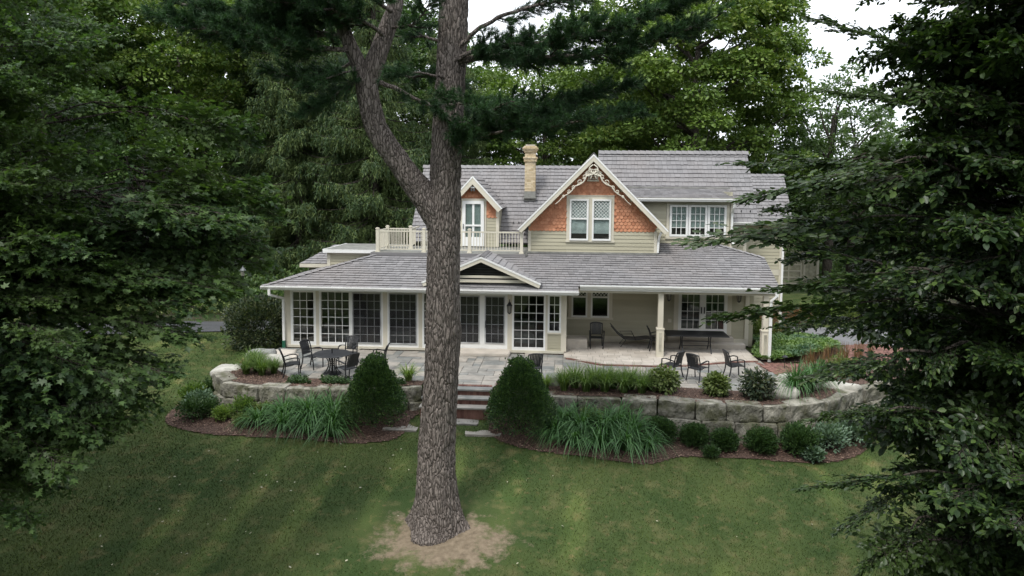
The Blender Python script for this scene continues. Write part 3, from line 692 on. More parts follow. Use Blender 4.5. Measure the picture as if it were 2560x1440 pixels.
# twin diamond windows in the gable
HB('window_casing', cream, (WX0, WX1, GW-.04, GW+.02, WZ1-.14, WZ1), (WX0, WX0+.13, GW-.04, GW+.02, WZ0+.05, WZ1-.14), (WX1-.13, WX1, GW-.04, GW+.02, WZ0+.05, WZ1-.14),
   (WX0-.03, WX1+.03, GW-.075, GW+.02, WZ0-.03, WZ0+.05), (.985, 1.135, GW-.038, GW+.02, WZ0+.05, WZ1-.14), (WX0-.02, WX1+.02, GW-.06, GW+.02, WZ1, WZ1+.03))
for a, b in ((WX0+.13, .985), (1.135, WX1-.13)):
    window(a, b, WZ0+.05, WZ1-.14, GW-.085, 1, 1, fw=.07, diamond=5.24, blind=4.62, pane_y=.03, by=.055); 
    HB('unlit_room_backing', darkroom, (a, b, GW-.024, GW-.020, WZ0, WZ1-.1))  # dark sheet right behind the pane, painted as an unlit room
# louvre vent and scrollwork
HB('vent', cream, (GX-.21, GX-.18, GW-.06, GW, 6.86, 7.3), (GX+.18, GX+.21, GW-.06, GW, 6.86, 7.3), (GX-.25, GX+.25, GW-.07, GW, 6.80, 6.87), *[(GX-.18, GX+.18, GW-.05, GW-.02, 6.9+i*.075, 6.93+i*.075) for i in range(6)])
mb = MB(); mb.prism([(GX-.2, GW-.02, 6.87), (GX+.2, GW-.02, 6.87), (GX+.2, GW-.02, 7.35), (GX, GW-.02, 7.6), (GX-.2, GW-.02, 7.35)], (0, .01, 0)); hp(mb.build('vent_backing', darkroom))
def scroll(sg):
    mb = MB(); a = Vector((GX, 0, GZ-.40)); d = Vector((sg*s2, 0, -s2)); nn = Vector((-sg*s2, 0, -s2)); yy = GY-.012
    P = lambda t, o: (a+d*t+nn*o) + Vector((0, yy, 0))
    L = 2.15; n = 70; edge = []
    for i in range(n+1):
        t = .12+L*i/n; am = .30*(1-.75*i/n); o = am*(.55+.45*abs(math.sin(t*PI*1.55+.5)))
        edge.append(P(t, o))
    mb.tube(edge, [.034*(1-.5*i/n) for i in range(n+1)], 6)
    for t0, rr_, tn in ((.30, .125, 1.5), (.62, .085, 1.3), (.92, .10, 1.4), (1.25, .07, 1.2), (1.5, .065, 1.3), (1.8, .05, 1.2)):   # C-scrolls
        pts = []
        for i in range(17):
            th = i/16*tn*2*PI; r_ = rr_*(1-.62*i/16); pts.append(P(t0+r_*math.cos(th)*1.25, .02+rr_*.95+r_*math.sin(th)))
        mb.tube(pts, .02, 5)
    for k in range(8):           # fan spokes near the peak
        an = math.radians(8+k*11); mb.bar(P(.52, .0), P(.52-.27*math.cos(an*1.0), .30*math.sin(an)), .014, .02, upv=(0, 1, 0))
    mb.tube([P(.52-.29*math.cos(math.radians(i*9)), .33*math.sin(math.radians(i*9))) for i in range(11)], .02, 5)
    mb.tube([P(.0, .02), P(-.02, .2), P(.05, .34), P(.17, .3)], .028, 5)
    return hp(mb.build('gable_scrollwork', cream, smooth=True))
scroll(1); scroll(-1)

# small gable over the french doors
SX, SZ, SHf, SE, SY = -3.17, 3.86, 2.30, 2.86, 26.45
s_ = math.hypot(SHf, SZ-SE); yb = lambda z: (z-EZ)/SL+EY-SY
yl = [(max(yb(SE), .25), 0), (2.58, s_*.86), (2.58, s_)]
g2 = gable(SX, SZ, SHf, SE, SY, yl, yl, exp=.26, wid=.5, board=.13, tongue=.3)
ridge_tiles((SX, SY, SZ+.02), (SX, 29.03, SZ+.02), g2[0], w=.11, drop=.45)
HB('tie_board', cream, (SX-1.75, SX+1.75, SY+.12, SY+.16, 3.04, 3.13), (SX-1.9, SX+1.9, SY+.16, SY+.2, 2.86, 2.98))
mb = MB(); mb.prism([(SX-2.0, SY+.35, 2.8), (SX+2.0, SY+.35, 2.8), (SX, SY+.35, SZ-.1)], (0, .05, 0)); hp(mb.build('gable_screen', M('dark_louvre', (.035, .035, .03), rough=.8)))
HB('louvre', M('dark_slat', (.05, .05, .045)), *[(SX-1.6+.28*i, SX+1.6-.28*i, SY+.31, SY+.345, 3.16+i*.1, 3.2+i*.1) for i in range(5)])

# upper dormer with balcony door
DX, DZ, DH, DE, DY = -4.22, 7.02, 1.36, 5.56, 31.85
sD = math.hypot(DH, DZ-DE); yq = lambda z: (z-L0z)+L0y-DY
pl_ = [(yq(DE), 0), (yq(DZ), sD)]
g3 = gable(DX, DZ, DH, DE, DY, pl_, pl_, exp=.25, wid=.2, board=.2, tongue=.3)
DWy = 32.2; dx0, dx1 = DX-1.17, DX+1.17
kz = (DZ-DE)/DH
mb = MB(); mb.prism([(dx0, DWy, 3.7), (dx1, DWy, 3.7), (dx1, DWy, DZ-.12-1.17*kz), (DX, DWy, DZ-.12), (dx0, DWy, DZ-.12-1.17*kz)], (0, .1, 0)); gw2 = hp(mb.build('dormer_wall', siding))
mb = MB(); mb.prism([(dx1-.02, DWy+.1, 3.7), (dx1-.02, DWy+.1, 5.55), (dx1-.02, 34.0, 5.55), (dx1-.02, 32.4, 3.95), (dx1-.02, 32.4, 3.7)], (-.06, 0, 0)); hp(mb.build('dormer_cheek', siding))
mb = MB(); mb.prism([(dx0+.02, DWy+.1, 3.7), (dx0+.02, DWy+.1, 5.55), (dx0+.02, 34.0, 5.55), (dx0+.02, 32.4, 3.95), (dx0+.02, 32.4, 3.7)], (.06, 0, 0)); hp(mb.build('dormer_cheek', siding))
for i in range(10):
    z = 3.95+i*.16; hp(B('clapboard', siding, None, (dx1-.02, dx1+.006, DWy+.1, DWy+.2+(z-3.7), z, z+.155)))
od = DX-.0; dxa, dxb = -4.83, -3.62
for a, b in ((dx0+.12, dxa-.02), (dxb+.02, dx1-.12)): clap(a, b, 3.78, 5.12, DWy, e=.155)
HB('corner_board', cream, (dx0-.02, dx0+.12, DWy-.035, DWy+.1, 3.78, 5.6), (dx1-.12, dx1+.02, DWy-.035, DWy+.1, 3.78, 5.6))
gw = gw2
scales(dx0, dx1, 5.12, DZ-.2, DWy, lambda x, z: z > 5.1 and z < DZ-.32-abs(x-DX)*kz and not (dxa-.03 < x < dxb+.03 and z < 5.98) and dx0+.1 < x < dx1-.1, limit=60)
mb = MB(); mb.prism([(dx0+.1, DWy-.002, 5.12), (dx1-.1, DWy-.002, 5.12), (dx1-.1, DWy-.002, 5.4), (DX, DWy-.002, DZ-.25), (dx0+.1, DWy-.002, 5.4)], (0, .001, 0)); hp(mb.build('shingle_ground', orange))
HB('door_casing', cream, (dxa, dxa+.1, DWy-.04, DWy+.02, 3.78, 5.9), (dxb-.1, dxb, DWy-.04, DWy+.02, 3.78, 5.9), (dxa-.03, dxb+.03, DWy-.05, DWy+.02, 5.9, 6.0))
door = window(dxa+.1, dxb-.1, 3.8, 5.9, DWy-.085, 1, 1, fw=.15, name='balcony_door', bottom=.42, curtain=True, pane_y=.03, by=.05)
HB('unlit_room_backing', darkroom, (dxa+.2, dxb-.2, DWy-.018, DWy-.014, 4.1, 5.85))  # dark sheet behind the door glass stands for the unlit room
sub(B('cross_rail', white, None, (dxa+.24, dxb-.24, DWy-.10, DWy-.06, 4.72, 4.80)), door); sub(B('centre_stile', white, None, (DX-.05, DX+.05, DWy-.075, DWy-.06, 4.22, 5.75)), door)
sub(B('door_handle', blackm, None, (dxa+.14, dxa+.17, DWy-.15, DWy-.11, 4.6, 4.82)), door)
# flood lamp under the dormer peak
lp = HB('flood_lamp', white, (DX-.1, DX+.1, DWy-.3, DWy-.02, 6.48, 6.55)); mb = MB()
mb.lathe([(.03, 0), (.05, .03), (.05, .1), (.02, .13)], (DX-.06, DWy-.25, 6.34), 10); mb.lathe([(.03, 0), (.05, .03), (.05, .1), (.02, .13)], (DX+.06, DWy-.25, 6.34), 10); sub(mb.build('lamp_head', greymetal), lp)

# chimney
ch = HB('chimney', mortar, (-1.965, -1.475, 34.32, 34.84, 5.9, 8.38)); mb = MB()
z = 6.12; row = 0
while z < 8.55:
    ex = 0.0
    if 7.72 < z < 7.9: ex = .05
    if 7.9 <= z < 7.97: ex = .085
    if 8.22 < z: ex = .05+.035*int((z-8.22)/.08)
    if z > 8.46: ex = .05
    X0, X1, Y0, Y1 = -1.98-ex, -1.46+ex, 34.3-ex, 34.86+ex; o = .1 if row % 2 else 0
    x = X0-o
    while x < X1:
        a, b = max(x+.004, X0), min(x+.2, X1)
        if b-a > .03: mb.cur = R.random(); j = R.uniform(-.004, .004); mb.box(a, b, Y0+j, Y0+.09, z, z+.068)
        x += .205
    y = Y0+.095
    while y < Y1:
        b = min(y+.2, Y1); mb.cur = R.random()
        for xs in (X0, X1-.09): mb.box(xs, xs+.09, y, b-.006, z, z+.068)
        y += .205
    z += .076; row += 1
sub(mb.build('brick', brickm, kind='stuff'), ch)
sub(B('chimney_flashing', steelm, None, (-2.0, -1.44, 34.26, 34.3, 5.86, 6.34), (-2.06, -1.38, 34.12, 34.3, 6.0, 6.05)), ch)
sub(B('chimney_cap', mortar, None, (-1.95, -1.49, 34.33, 34.83, 8.5, 8.62)), ch)

# --- shed dormer wall and triple window --------------------------------
TW = 30.6
HB('wall', siding, (2.5, 7.17, TW+.003, TW+.12, 3.6, 6.1), (7.07, 7.17, TW+.12, 33.2, 3.6, 6.4))
clap(2.9, 4.35, 4.45, 5.92, TW, e=.155); clap(3.82, 7.05, 4.16, 4.42, TW, e=.13)
HB('frieze_board', cream, (3.0, 7.17, TW-.03, TW+.003, 5.94, 6.1)); HB('frieze_board', soffit, (2.5, 7.25, 30.2, TW, 6.09, 6.13))
tx0, tx1, tz0, tz1 = 4.37, 7.02, 4.44, 5.93
HB('window_casing', cream, (tx0, tx0+.12, TW-.035, TW, tz0, tz1), (tx1-.12, tx1, TW-.035, TW, tz0, tz1), (tx0+.12, tx1-.12, TW-.035, TW, tz1-.1, tz1), (tx0-.03, tx1+.03, TW-.07, TW, tz0-.07, tz0+.03))
wW = (tx1-tx0-.24)/3
HB('unlit_room_backing', darkroom, (tx0+.1, tx1-.1, TW-.001, TW+.002, tz0, tz1-.1))  # one dark sheet painted as room shade behind all three casements
for i in range(3):
    a = tx0+.12+i*wW; w = window(a+.01, a+wW-.01, tz0+.03, tz1-.1, TW-.06, 3, 4, fw=.09, pane_y=.03, mun=.024); sub(B('blind', fabric, None, (a+.1, a+wW-.1, TW-.012, TW-.006, tz0+.42, tz1-.2)), w)
HB('corner_board', cream, (7.07, 7.19, TW-.04, TW, 3.95, 6.08), (7.17, 7.19, TW, TW+.12, 3.95, 6.2))
# --- right-hand walls ----------------------------------------------------
HB('wall', siding, (6.5, 8.26, 32.6, 32.7, -.1, 5.05), (8.16, 8.26, 32.7, 37, -.1, 5.05), (8.26, 10.67, 35.2, 35.3, -.3, 4.95), (10.57, 10.67, 35.3, 39.5, -.3, 4.95), (1.3, 1.4, 32.6, 36.8, 3, 5.05))
mb = MB(); mb.prism([(8.2, 32.2, 5.0), (8.2, 34.6, 8.15), (8.2, 37, 5.0)], (.06, 0, 0)); mb.prism([(10.6, 34.9, 4.9), (10.6, 37.5, 7.15), (10.6, 40.1, 4.9)], (.06, 0, 0)); hp(mb.build('gable_end_wall', siding))
roof_plane((0, 40.2, 4.92), (-1, 0, 0), (0, -c4, sW*c4), [(-11.05, 0), (-8.3, 0), (-8.5, LW), (-11.3, LW)], .8, 1.0, name='rear_roof')
clap(7.2, 8.14, 3.4, 4.98, 32.6); clap(8.27, 10.57, -.15, 2.3, 35.2, e=.165); clap(8.27, 10.57, 2.62, 4.8, 35.2, e=.165)
HB('belt_board', cream, (8.26, 10.57, 35.165, 35.2, 2.3, 2.6)); HB('corner_board', cream, (8.14, 8.28, 32.565, 32.6, 2.9, 5.0), (8.26, 8.28, 32.6, 33, 2.9, 5), (10.55, 10.69, 35.165, 35.2, -.25, 4.85), (8.14, 8.28, 32.56, 32.6, -.05, 2.9))
clap(6.6, 8.14, 0, 3.3, 32.6)
gutter(7.3, 8.75, 32.08, 4.92); gutter(8.75, 11.1, 34.78, 4.80); gutter(2.75, 7.32, 30.18, 5.98)
HB('eave_soffit', soffit, (7.0, 8.7, 32.1, 32.6, 4.92, 4.96), (8.3, 11.05, 34.8, 35.2, 4.8, 4.84))
downspout([(7.1, 30.05, 5.98), (7.1, 30.12, 5.75), (7.12, 30.5, 5.5), (7.12, 30.52, 4.3), (7.25, 30.45, 4.15)])
downspout([(7.42, 32.0, 4.92), (7.42, 32.1, 4.7), (7.3, 32.5, 4.5), (7.3, 32.52, 3.6)])
downspout([(10.9, 34.7, 4.8), (10.88, 34.75, 4.6), (10.68, 35.1, 4.3), (10.68, 35.1, -.15)], .1)
downspout([(3.98, 29.2, 4.72), (3.92, 29.3, 4.55), (3.9, 29.45, 4.3), (3.88, 29.46, 3.85)])
# snow guards: small black stops on the slates
mb = MB()
for x, y, z0_, s_l, base in [(7.55+.4*i, 32.1, 5.02, sR, i) for i in range(3)]+[(8.9+.35*i, 34.8, 4.92, sW, i) for i in range(6)]:
    for k in ((.35, 0), (.75, .17)):
        yy, zz = y+k[0], z0_+k[0]*s_l; mb.box(x+k[1], x+k[1]+.035, yy-.06, yy, zz+.01, zz+.1)
for x in (-6.9, -6.6, -2.45, -2.0, -2.7):
    for k in (.35, .85): mb.box(x+k*.3, x+k*.3+.035, L0y+k-.06, L0y+k, L0z+k+.01, L0z+k+.1)
hp(mb.build('snow_guards', blackm, kind='stuff'))
# --- sunroom -------------------------------------------------------------
F0 = 27.2
gutter(-11.78, .57, 26.3, 2.5); gutter(.62, 8.14, 26.77, 2.68)
HB('fascia', white, (-11.75, .55, 26.3, 26.33, 2.46, 2.58), (.62, 8.12, 26.77, 26.8, 2.6, 2.75))
HB('eave_soffit', soffit, (-11.7, .5, 26.33, 27.2, 2.46, 2.49), (-11.7, -11.2, 27.2, 30.8, 2.46, 2.49))
mb = MB(); mb.prism([(.5, 26.33, 2.5), (.5, 29.5, 2.5), (.5, 29.5, 3.6), (.5, 26.33, 2.58)], (.06, 0, 0)); hp(mb.build('soffit_end', cream))
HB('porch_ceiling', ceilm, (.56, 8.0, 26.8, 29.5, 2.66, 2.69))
mb = MB(); mb.prism([(7.98, 26.8, 2.66), (7.98, 32.5, 2.66), (7.98, 32.5, 3.3), (7.98, 29.3, 3.6), (7.98, 26.8, 2.74)], (.06, 0, 0)); hp(mb.build('porch_gable_end', cream))
HB('porch_beam', cream, (.1, 7.95, 26.9, 27.1, 2.5, 2.66), (7.75, 7.95, 27.1, 29.4, 2.5, 2.66))
# body of the rooms
HB('wall', siding, (-11.22, -11.12, 27.3, 31, -.4, 2.5), (-.02, .06, 27.3, 29.5, -.1, 2.6))
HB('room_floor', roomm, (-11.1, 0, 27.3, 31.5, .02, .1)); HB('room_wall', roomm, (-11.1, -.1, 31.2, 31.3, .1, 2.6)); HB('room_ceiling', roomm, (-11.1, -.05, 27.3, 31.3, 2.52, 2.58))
HB('sofa', sofa, (-10.2, -8.6, 28.6, 29.4, .1, .52), (-10.2, -8.6, 29.3, 29.5, .5, .95), (-7.3, -6.2, 28.4, 29.2, .1, .5), (-2.3, -1.2, 28.5, 29.2, .1, .55), (-2.3, -1.2, 29.1, 29.3, .5, 1.0))
zt, zb = 2.36, .12
HB('header_board', cream, (-11.24, .02, F0-.02, F0+.1, zt, 2.47)); HB('sill_board', cream, (-11.26, -5.45, F0-.05, F0+.1, .02, .12), (-2.72, .04, F0-.05, F0+.1, .02, .12))

for a, b in ((-11.24, -10.98), (-9.93, -9.80), (-7.19, -7.01), (-5.75, -5.60), (-4.34, -4.20), (-2.20, -2.02), (-.70, -.62), (-.09, .12)): HB('post_board', cream, (a, b, F0-.03, F0+.1, .10, zt))
window(-10.98, -9.93, zb, zt, F0, 3, 6, fw=.1, bottom=.13)
window(-9.80, -8.50, zb, zt, F0, 4, 6, fw=.075, bottom=.13); window(-8.50, -7.19, zb, zt, F0, 4, 6, fw=.075, bottom=.13, scr=True, mmat=screen_fr)
window(-7.01, -5.75, zb, zt, F0, 4, 6, fw=.07, bottom=.13, scr=True, mmat=screen_fr)
window(-5.60, -4.34, zb, zt, F0, 4, 6, fw=.07, bottom=.13)
for a, b in ((-4.20, -3.20), (-3.20, -2.20)):
    d = window(a, b, .10, zt, F0, 3, 5, fw=.11, name='french_door', bottom=.26, scr=True, mmat=screen_fr)
sub(B('door_handle', blackm, None, (-3.07, -3.04, F0-.1, F0-.06, 1.0, 1.28)), d)
window(-2.02, -.70, zb-.02, zt, F0, 4, 6, fw=.075, bottom=.13)
window(-.62, -.09, .84, zt, F0, 2, 4, fw=.075)
HB('wall', siding, (-.62, -.09, F0+.002, F0+.1, .06, .84)); clap(-.62, -.09, .12, .80, F0-.002, e=.115); HB('window_sill', cream, (-.64, -.07, F0-.06, F0, .79, .85))
# fieldstone footing
mb = MB(); x = -11.2
while x < .05:
    w = R.uniform(.12, .32)
    if not -4.3 < x < -2.1: mb.cur = R.random(); mb.box(x+.008, min(x+w, .06), F0-R.uniform(.0, .03), F0+.08, -.12, .012)
    x += w
hp(mb.build('footing_stones', foundm, kind='stuff'))
hp(B('footing', mortar, None, (-11.2, .05, F0+.02, F0+.15, -.5, .02)))
# --- porch wall -------------------------------------------------------------
PW = 29.4
HB('wall', siding, (.06, .27, PW+.002, PW+.1, 0, 2.7), (.27, 1.99, PW+.002, PW+.1, 0, 1.05), (1.99, 4.66, PW+.002, PW+.1, 0, 2.7), (6.9, 7.85, PW+.002, PW+.1, 0, 2.7), (4.66, 6.9, PW+.002, PW+.1, 0, .56), (7.75, 7.85, PW+.1, 32.6, -.1, 3.4))
for a, b, c, d in ((.06, .2, .3, 2.66), (2.04, 4.60, .3, 2.66), (6.96, 7.5, .3, 2.66), (.2, 2.04, .3, 1.0)): clap(a, b, c, d, PW)
HB('skirting_board', cream, (.06, 4.6, PW-.045, PW, .06, .3), (6.9, 7.66, PW-.045, PW, .02, .3)); HB('pilaster', cream, (7.5, 7.66, PW-.07, PW, .3, 2.66))
HB('window_casing', cream, (.2, .33, PW-.04, PW+.02, 1.08, 2.62), (1.91, 2.04, PW-.04, PW+.02, 1.08, 2.62), (1.0, 1.14, PW-.04, PW+.02, 1.08, 2.62), (.16, 2.08, PW-.08, PW+.02, 1.0, 1.08))
for a, b in ((.33, 1.0), (1.14, 1.91)):
    window(a, b, 1.08, 2.6, PW-.03, 1, 1, fw=.07, diamond=1.95); dark_box(a, b, 1.08, 2.6, PW, .6)
HB('door_casing', cream, (4.60, 4.78, PW-.05, PW+.03, .45, 2.66), (6.78, 6.96, PW-.05, PW+.03, .45, 2.66))
for a, b in ((4.78, 5.78), (5.78, 6.78)):
    d = window(a, b, .5, 2.66, PW-.02, 3, 5, fw=.13, name='french_door', bottom=.2)
    hx_ = b-.06 if a < 5 else a+.06; sub(B('door_handle', blackm, None, (hx_-.02, hx_+.02, PW-.09, PW-.055, 1.35, 1.62)), d)
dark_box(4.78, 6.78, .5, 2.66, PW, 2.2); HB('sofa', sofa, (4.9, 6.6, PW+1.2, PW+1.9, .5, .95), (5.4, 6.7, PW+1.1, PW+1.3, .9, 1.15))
sl1 = hp(B('door_step', limestone, None, (4.3, 6.98, 28.95, PW-.046, .06, .42))); sub(B('door_step', limestone, None, (4.1, 7.35, 28.5, 28.95, .06, .24)), sl1)
# porch posts with panelled pedestals
for px_, py_ in ((3.72, 27.0), (7.66, 27.0)):
    p = HB('porch_post', cream, (px_-.135, px_+.135, py_-.135, py_+.135, .06, 1.12), (px_-.10, px_+.10, py_-.10, py_+.10, 1.17, 2.5))
    sub(B('post_collar', cream, None, (px_-.155, px_+.155, py_-.155, py_+.155, 1.12, 1.17)), p)
    sub(B('recess_panel', soffit, None, (px_-.06, px_+.06, py_-.139, py_-.134, .25, 1.0)), p)
    sub(B('panel_moulding', cream, None, (px_-.075, px_-.055, py_-.148, py_-.134, .24, 1.02), (px_+.055, px_+.075, py_-.148, py_-.134, .24, 1.02), (px_-.055, px_+.055, py_-.148, py_-.134, 1.0, 1.02), (px_-.055, px_+.055, py_-.148, py_-.134, .24, .26)), p)
downspout([(7.95, 26.62, 2.72), (7.95, 26.62, 2.52), (7.80, 26.78, 2.32), (7.80, 26.80, .0)], .1, .08)
downspout([(-11.45, 26.25, 2.5), (-11.45, 26.25, 2.28), (-11.22, 27.05, 2.02), (-11.24, 27.1, .25)], .09, .08)
hp(B('downspout_boot', greenhose, None, (-11.3, -11.18, 27.04, 27.16, -.15, .3)))
# wall lanterns
def lantern(x, y, z):
    o = HB('wall_lantern', blackm, (x-.05, x+.05, y-.03, y, z+.02, z+.2)); mb = MB()
    mb.tube([(x, y-.02, z+.16), (x, y-.1, z+.3), (x, y-.17, z+.34), (x, y-.2, z+.26)], .011, 5)
    mb.lathe([(.01, .26), (.03, .22), (.11, .12), (.115, .10)], (x, y-.2, z), 6); mb.lathe([(.075, -.18), (.085, -.17), (.06, -.2), (.02, -.24)], (x, y-.2, z), 6)
    for k in range(6):
        an = k*PI/3; mb.bar((x+.1*math.cos(an), y-.2+.1*math.sin(an), z+.1), (x+.078*math.cos(an), y-.2+.078*math.sin(an), z-.17), .012, .012)
    sub(mb.build('lantern_frame', blackm), o); mb = MB(); mb.lathe([(.066, -.165), (.088, .095)], (x, y-.2, z), 6); sub(mb.build('lantern_glass', lampglass), o)
lantern(-2.11, F0-.03, 1.82); lantern(4.35, PW-.03, 2.1); lantern(7.2, PW-.03, 2.1)
hp(B('socket_box', cream, None, (4.36, 4.5, PW-.08, PW-.026, .95, 1.1)))
# --- balcony railing ---------------------------------------------------------
RZ = 3.745; rail = HB('balcony_railing', cream, (-7.9, -1.75, 29.25, 29.30, RZ+.86, RZ+.92), (-7.9, -1.75, 29.255, 29.295, RZ+.1, RZ+.14), (-7.98, -7.93, 29.3, 30.95, RZ+.86, RZ+.92), (-7.975, -7.935, 29.3, 30.95, RZ+.1, RZ+.14), (-7.9, -6.9, 30.95, 31.0, RZ+.86, RZ+.92), (-7.9, -6.9, 30.955, 30.995, RZ+.1, RZ+.14), (-6.94, -6.89, 31, 32.9, RZ+.86, RZ+.92), (-1.83, -1.78, 29.3, 32.3, RZ+.86, RZ+.92))
def rpost(x, y): 
    p = sub(B('railing_post', cream, None, (x-.065, x+.065, y-.065, y+.065, RZ, RZ+.98)), rail); sub(B('post_cap', cream, None, (x-.08, x+.08, y-.08, y+.08, RZ+.98, RZ+1.01), (x-.05, x+.05, y-.05, y+.05, RZ+1.01, RZ+1.04), (x-.095, x+.095, y-.095, y+.095, RZ, RZ+.06)), rail)
for x, y in ((-7.95, 29.28), (-5.95, 29.28), (-4.0, 29.28), (-1.80, 29.28), (-7.95, 30.97), (-6.9, 30.97)): rpost(x, y)
bal = B('baluster', cream, None, (-.013, .013, -.013, .013, RZ+.13, RZ+.87)); first = True
pts = [(x, 29.275) for x in np.arange(-7.82, -1.9, .125) if min(abs(x-q) for q in (-5.95, -4.0)) > .09]+[(-7.955, y) for y in np.arange(29.42, 30.85, .125)]+[(x, 30.975) for x in np.arange(-7.8, -7.0, .125)]+[(-6.915, y) for y in np.arange(31.1, 32.2, .14)]
for x, y in pts:
    o = bal if first else bal.copy()
    if not first: COL.objects.link(o)
    first = False; sub(o, rail); o.location = (x, y, 0)
# ------------------------------------------------------------------ patio, porch floor, steps, walls
PATIO = [(-10.9, 27.1), (-11.3, 25.6), (-10.6, 24.9), (-10.1, 23.75), (-9.15, 22.6), (-7.2, 22.55), (-4.6, 22.6), (-4.5, 22.35), (-2.3, 22.35), (-2.2, 22.7), (-1.0, 22.75), (0, 23.0), (3.0, 22.9), (5.9, 22.55), (6.9, 23.25), (7.5, 24.4), (7.5, 25.3), (7.2, 26.6), (7.45, 28.4), (7.3, 29.3), (.1, 29.3), (.1, 27.1)]
patio = sheet('patio', PATIO, -.012, joint)
def porch_front(x): return 25.55+.9*float(sstep(1.6, -.1, x))+1.15*float(sstep(3.3, 7.6, x))**1.0
# random ashlar pattern of flagstones
occ = {}; cell = .3; nst = 0; rest = MB()
ix0, ix1, iy0, iy1 = int(-11.6/cell), int(7.8/cell), int(22.2/cell), int(29.4/cell)
def flag(mb, x0, x1, y0, y1, z, g=.009):
    j = lambda: R.uniform(-.006, .006); zz = z+R.uniform(-.004, .004)
    mb.hexa([(x0+g+j(), y0+g+j(), z-.03), (x1-g+j(), y0+g+j(), z-.03), (x1-g, y1-g, z-.03), (x0+g, y1-g, z-.03), (x0+g+j(), y0+g+j(), zz), (x1-g+j(), y0+g+j(), zz), (x1-g+j(), y1-g+j(), zz), (x0+g+j(), y1-g+j(), zz)])
for iy in range(iy0, iy1):
    for ix in range(ix0, ix1):
        if (ix, iy) in occ: continue
        w, h = R.choice([(2, 1), (3, 2), (2, 2), (3, 2), (2, 3), (4, 2), (3, 1), (1, 1), (2, 2)])
        while w > 1 and any((ix+k, iy) in occ for k in range(w)): w -= 1
        while h > 1 and any((ix+k, iy+l) in occ for k in range(w) for l in range(h)): h -= 1
        for k in range(w):
            for l in range(h): occ[(ix+k, iy+l)] = 1
        x0, x1, y0, y1 = ix*cell, (ix+w)*cell, iy*cell, (iy+h)*cell; cx, cy = (x0+x1)/2, (y0+y1)/2
        if not inpoly([cx], [cy], PATIO)[0]: continue
        if cx > -.1 and y0 > porch_front(cx)+.1: continue
        if cy > 27.1 and cx < .1: continue
        y0 = max(y0, 22.36)
        if nst < 298: mb = MB(); flag(mb, x0, x1, y0, y1, .012); o = mb.build('flagstone', bluestone, patio); nst += 1
        else: rest.cur = R.random(); flag(rest, x0, x1, y0, y1, .012)
if rest.v: rest.build('flagstones', bluestone, patio, kind='stuff')
# limestone porch floor with a curved brick edge
pf = [(x, porch_front(x)) for x in np.arange(.1, 7.45, .25)]; pf = [(.02, 26.9)]+pf+[(7.35, 26.75), (7.45, 28.4), (7.3, 29.38), (.02, 29.38)]
mb = MB(); mb.prism([(x, y, .005) for x, y in pf], (0, 0, .04)); porch = mb.build('porch_floor', joint, kind='structure'); n = 0; rest = MB()
y = 25.4; row = 0
while y < 29.36:
    x = .03-(R.random()*.4); d = .31
    while x < 7.4:
        w = R.choice([.31, .46, .46, .62]); a, b = max(x, .03), min(x+w, 7.38+.0*y)
        fa, fb = porch_front(a)+.02, porch_front(b)+.02; ya, yb2 = max(y, fa), max(y, fb); yt = min(y+d, 29.36)
        xr = 7.42 if y > 26.7 else 7.3
        if yt-min(ya, yb2) > .03 and b-a > .05 and (ya < yt or yb2 < yt):
            ya, yb2 = min(ya, yt-.003), min(yb2, yt-.003); g = .006; zz = .062+R.uniform(-.002, .002)
            tgt = MB() if n < 298 else rest; n += 1; tgt.cur = R.random()
            tgt.hexa([(a+g, ya+g, .035), (b-g, yb2+g, .035), (b-g, yt-g, .035), (a+g, yt-g, .035), (a+g, ya+g, zz), (b-g, yb2+g, zz), (b-g, yt-g, zz), (a+g, yt-g, zz)])
            if tgt is not rest: tgt.r = [0.]*6; tgt.build('paver', limestone, porch)
        x += w
    y += d; row += 1
if rest.v: rest.build('pavers', limestone, porch, kind='stuff')
def brick_edge(path, w, z, parent, n_len=.1, name='edging_bricks'):
    mb = MB(); path = [Vector((x, y, 0)) for x, y in path]; 
    for a, b in zip(path[:-1], path[1:]):
        L = (b-a).length; t = (b-a)/L; s = Vector((-t.y, t.x, 0))*w; k = max(1, round(L/n_len))
        for i in range(k):
            p = a+t*(L*i/k+.004); q = a+t*(L*(i+1)/k-.004); mb.cur = R.random(); zz = z+R.uniform(-.002, .003)
            mb.hexa([p+Vector((0, 0, z-.06)), q+Vector((0, 0, z-.06)), q+s+Vector((0, 0, z-.06)), p+s+Vector((0, 0, z-.06)), p+Vector((0, 0, zz)), q+Vector((0, 0, zz)), q+s+Vector((0, 0, zz)), p+s+Vector((0, 0, zz))])
    return mb.build(name, redbrick, parent, kind='stuff')
brick_edge([(x, porch_front(x)-.09) for x in np.arange(.1, 7.4, .25)], .1, .05, porch)
brick_edge([(-11.15, 26.7), (-10.9, 25.6), (-10.55, 24.95), (-10.15, 24.3)], .2, .02, patio)
brick_edge([(7.5, 24.4), (7.45, 25.3), (7.2, 26.5)][::-1], .2, .02, patio)
brick_edge([(-4.5, 22.36), (-2.3, 22.36)], .16, .022, patio)
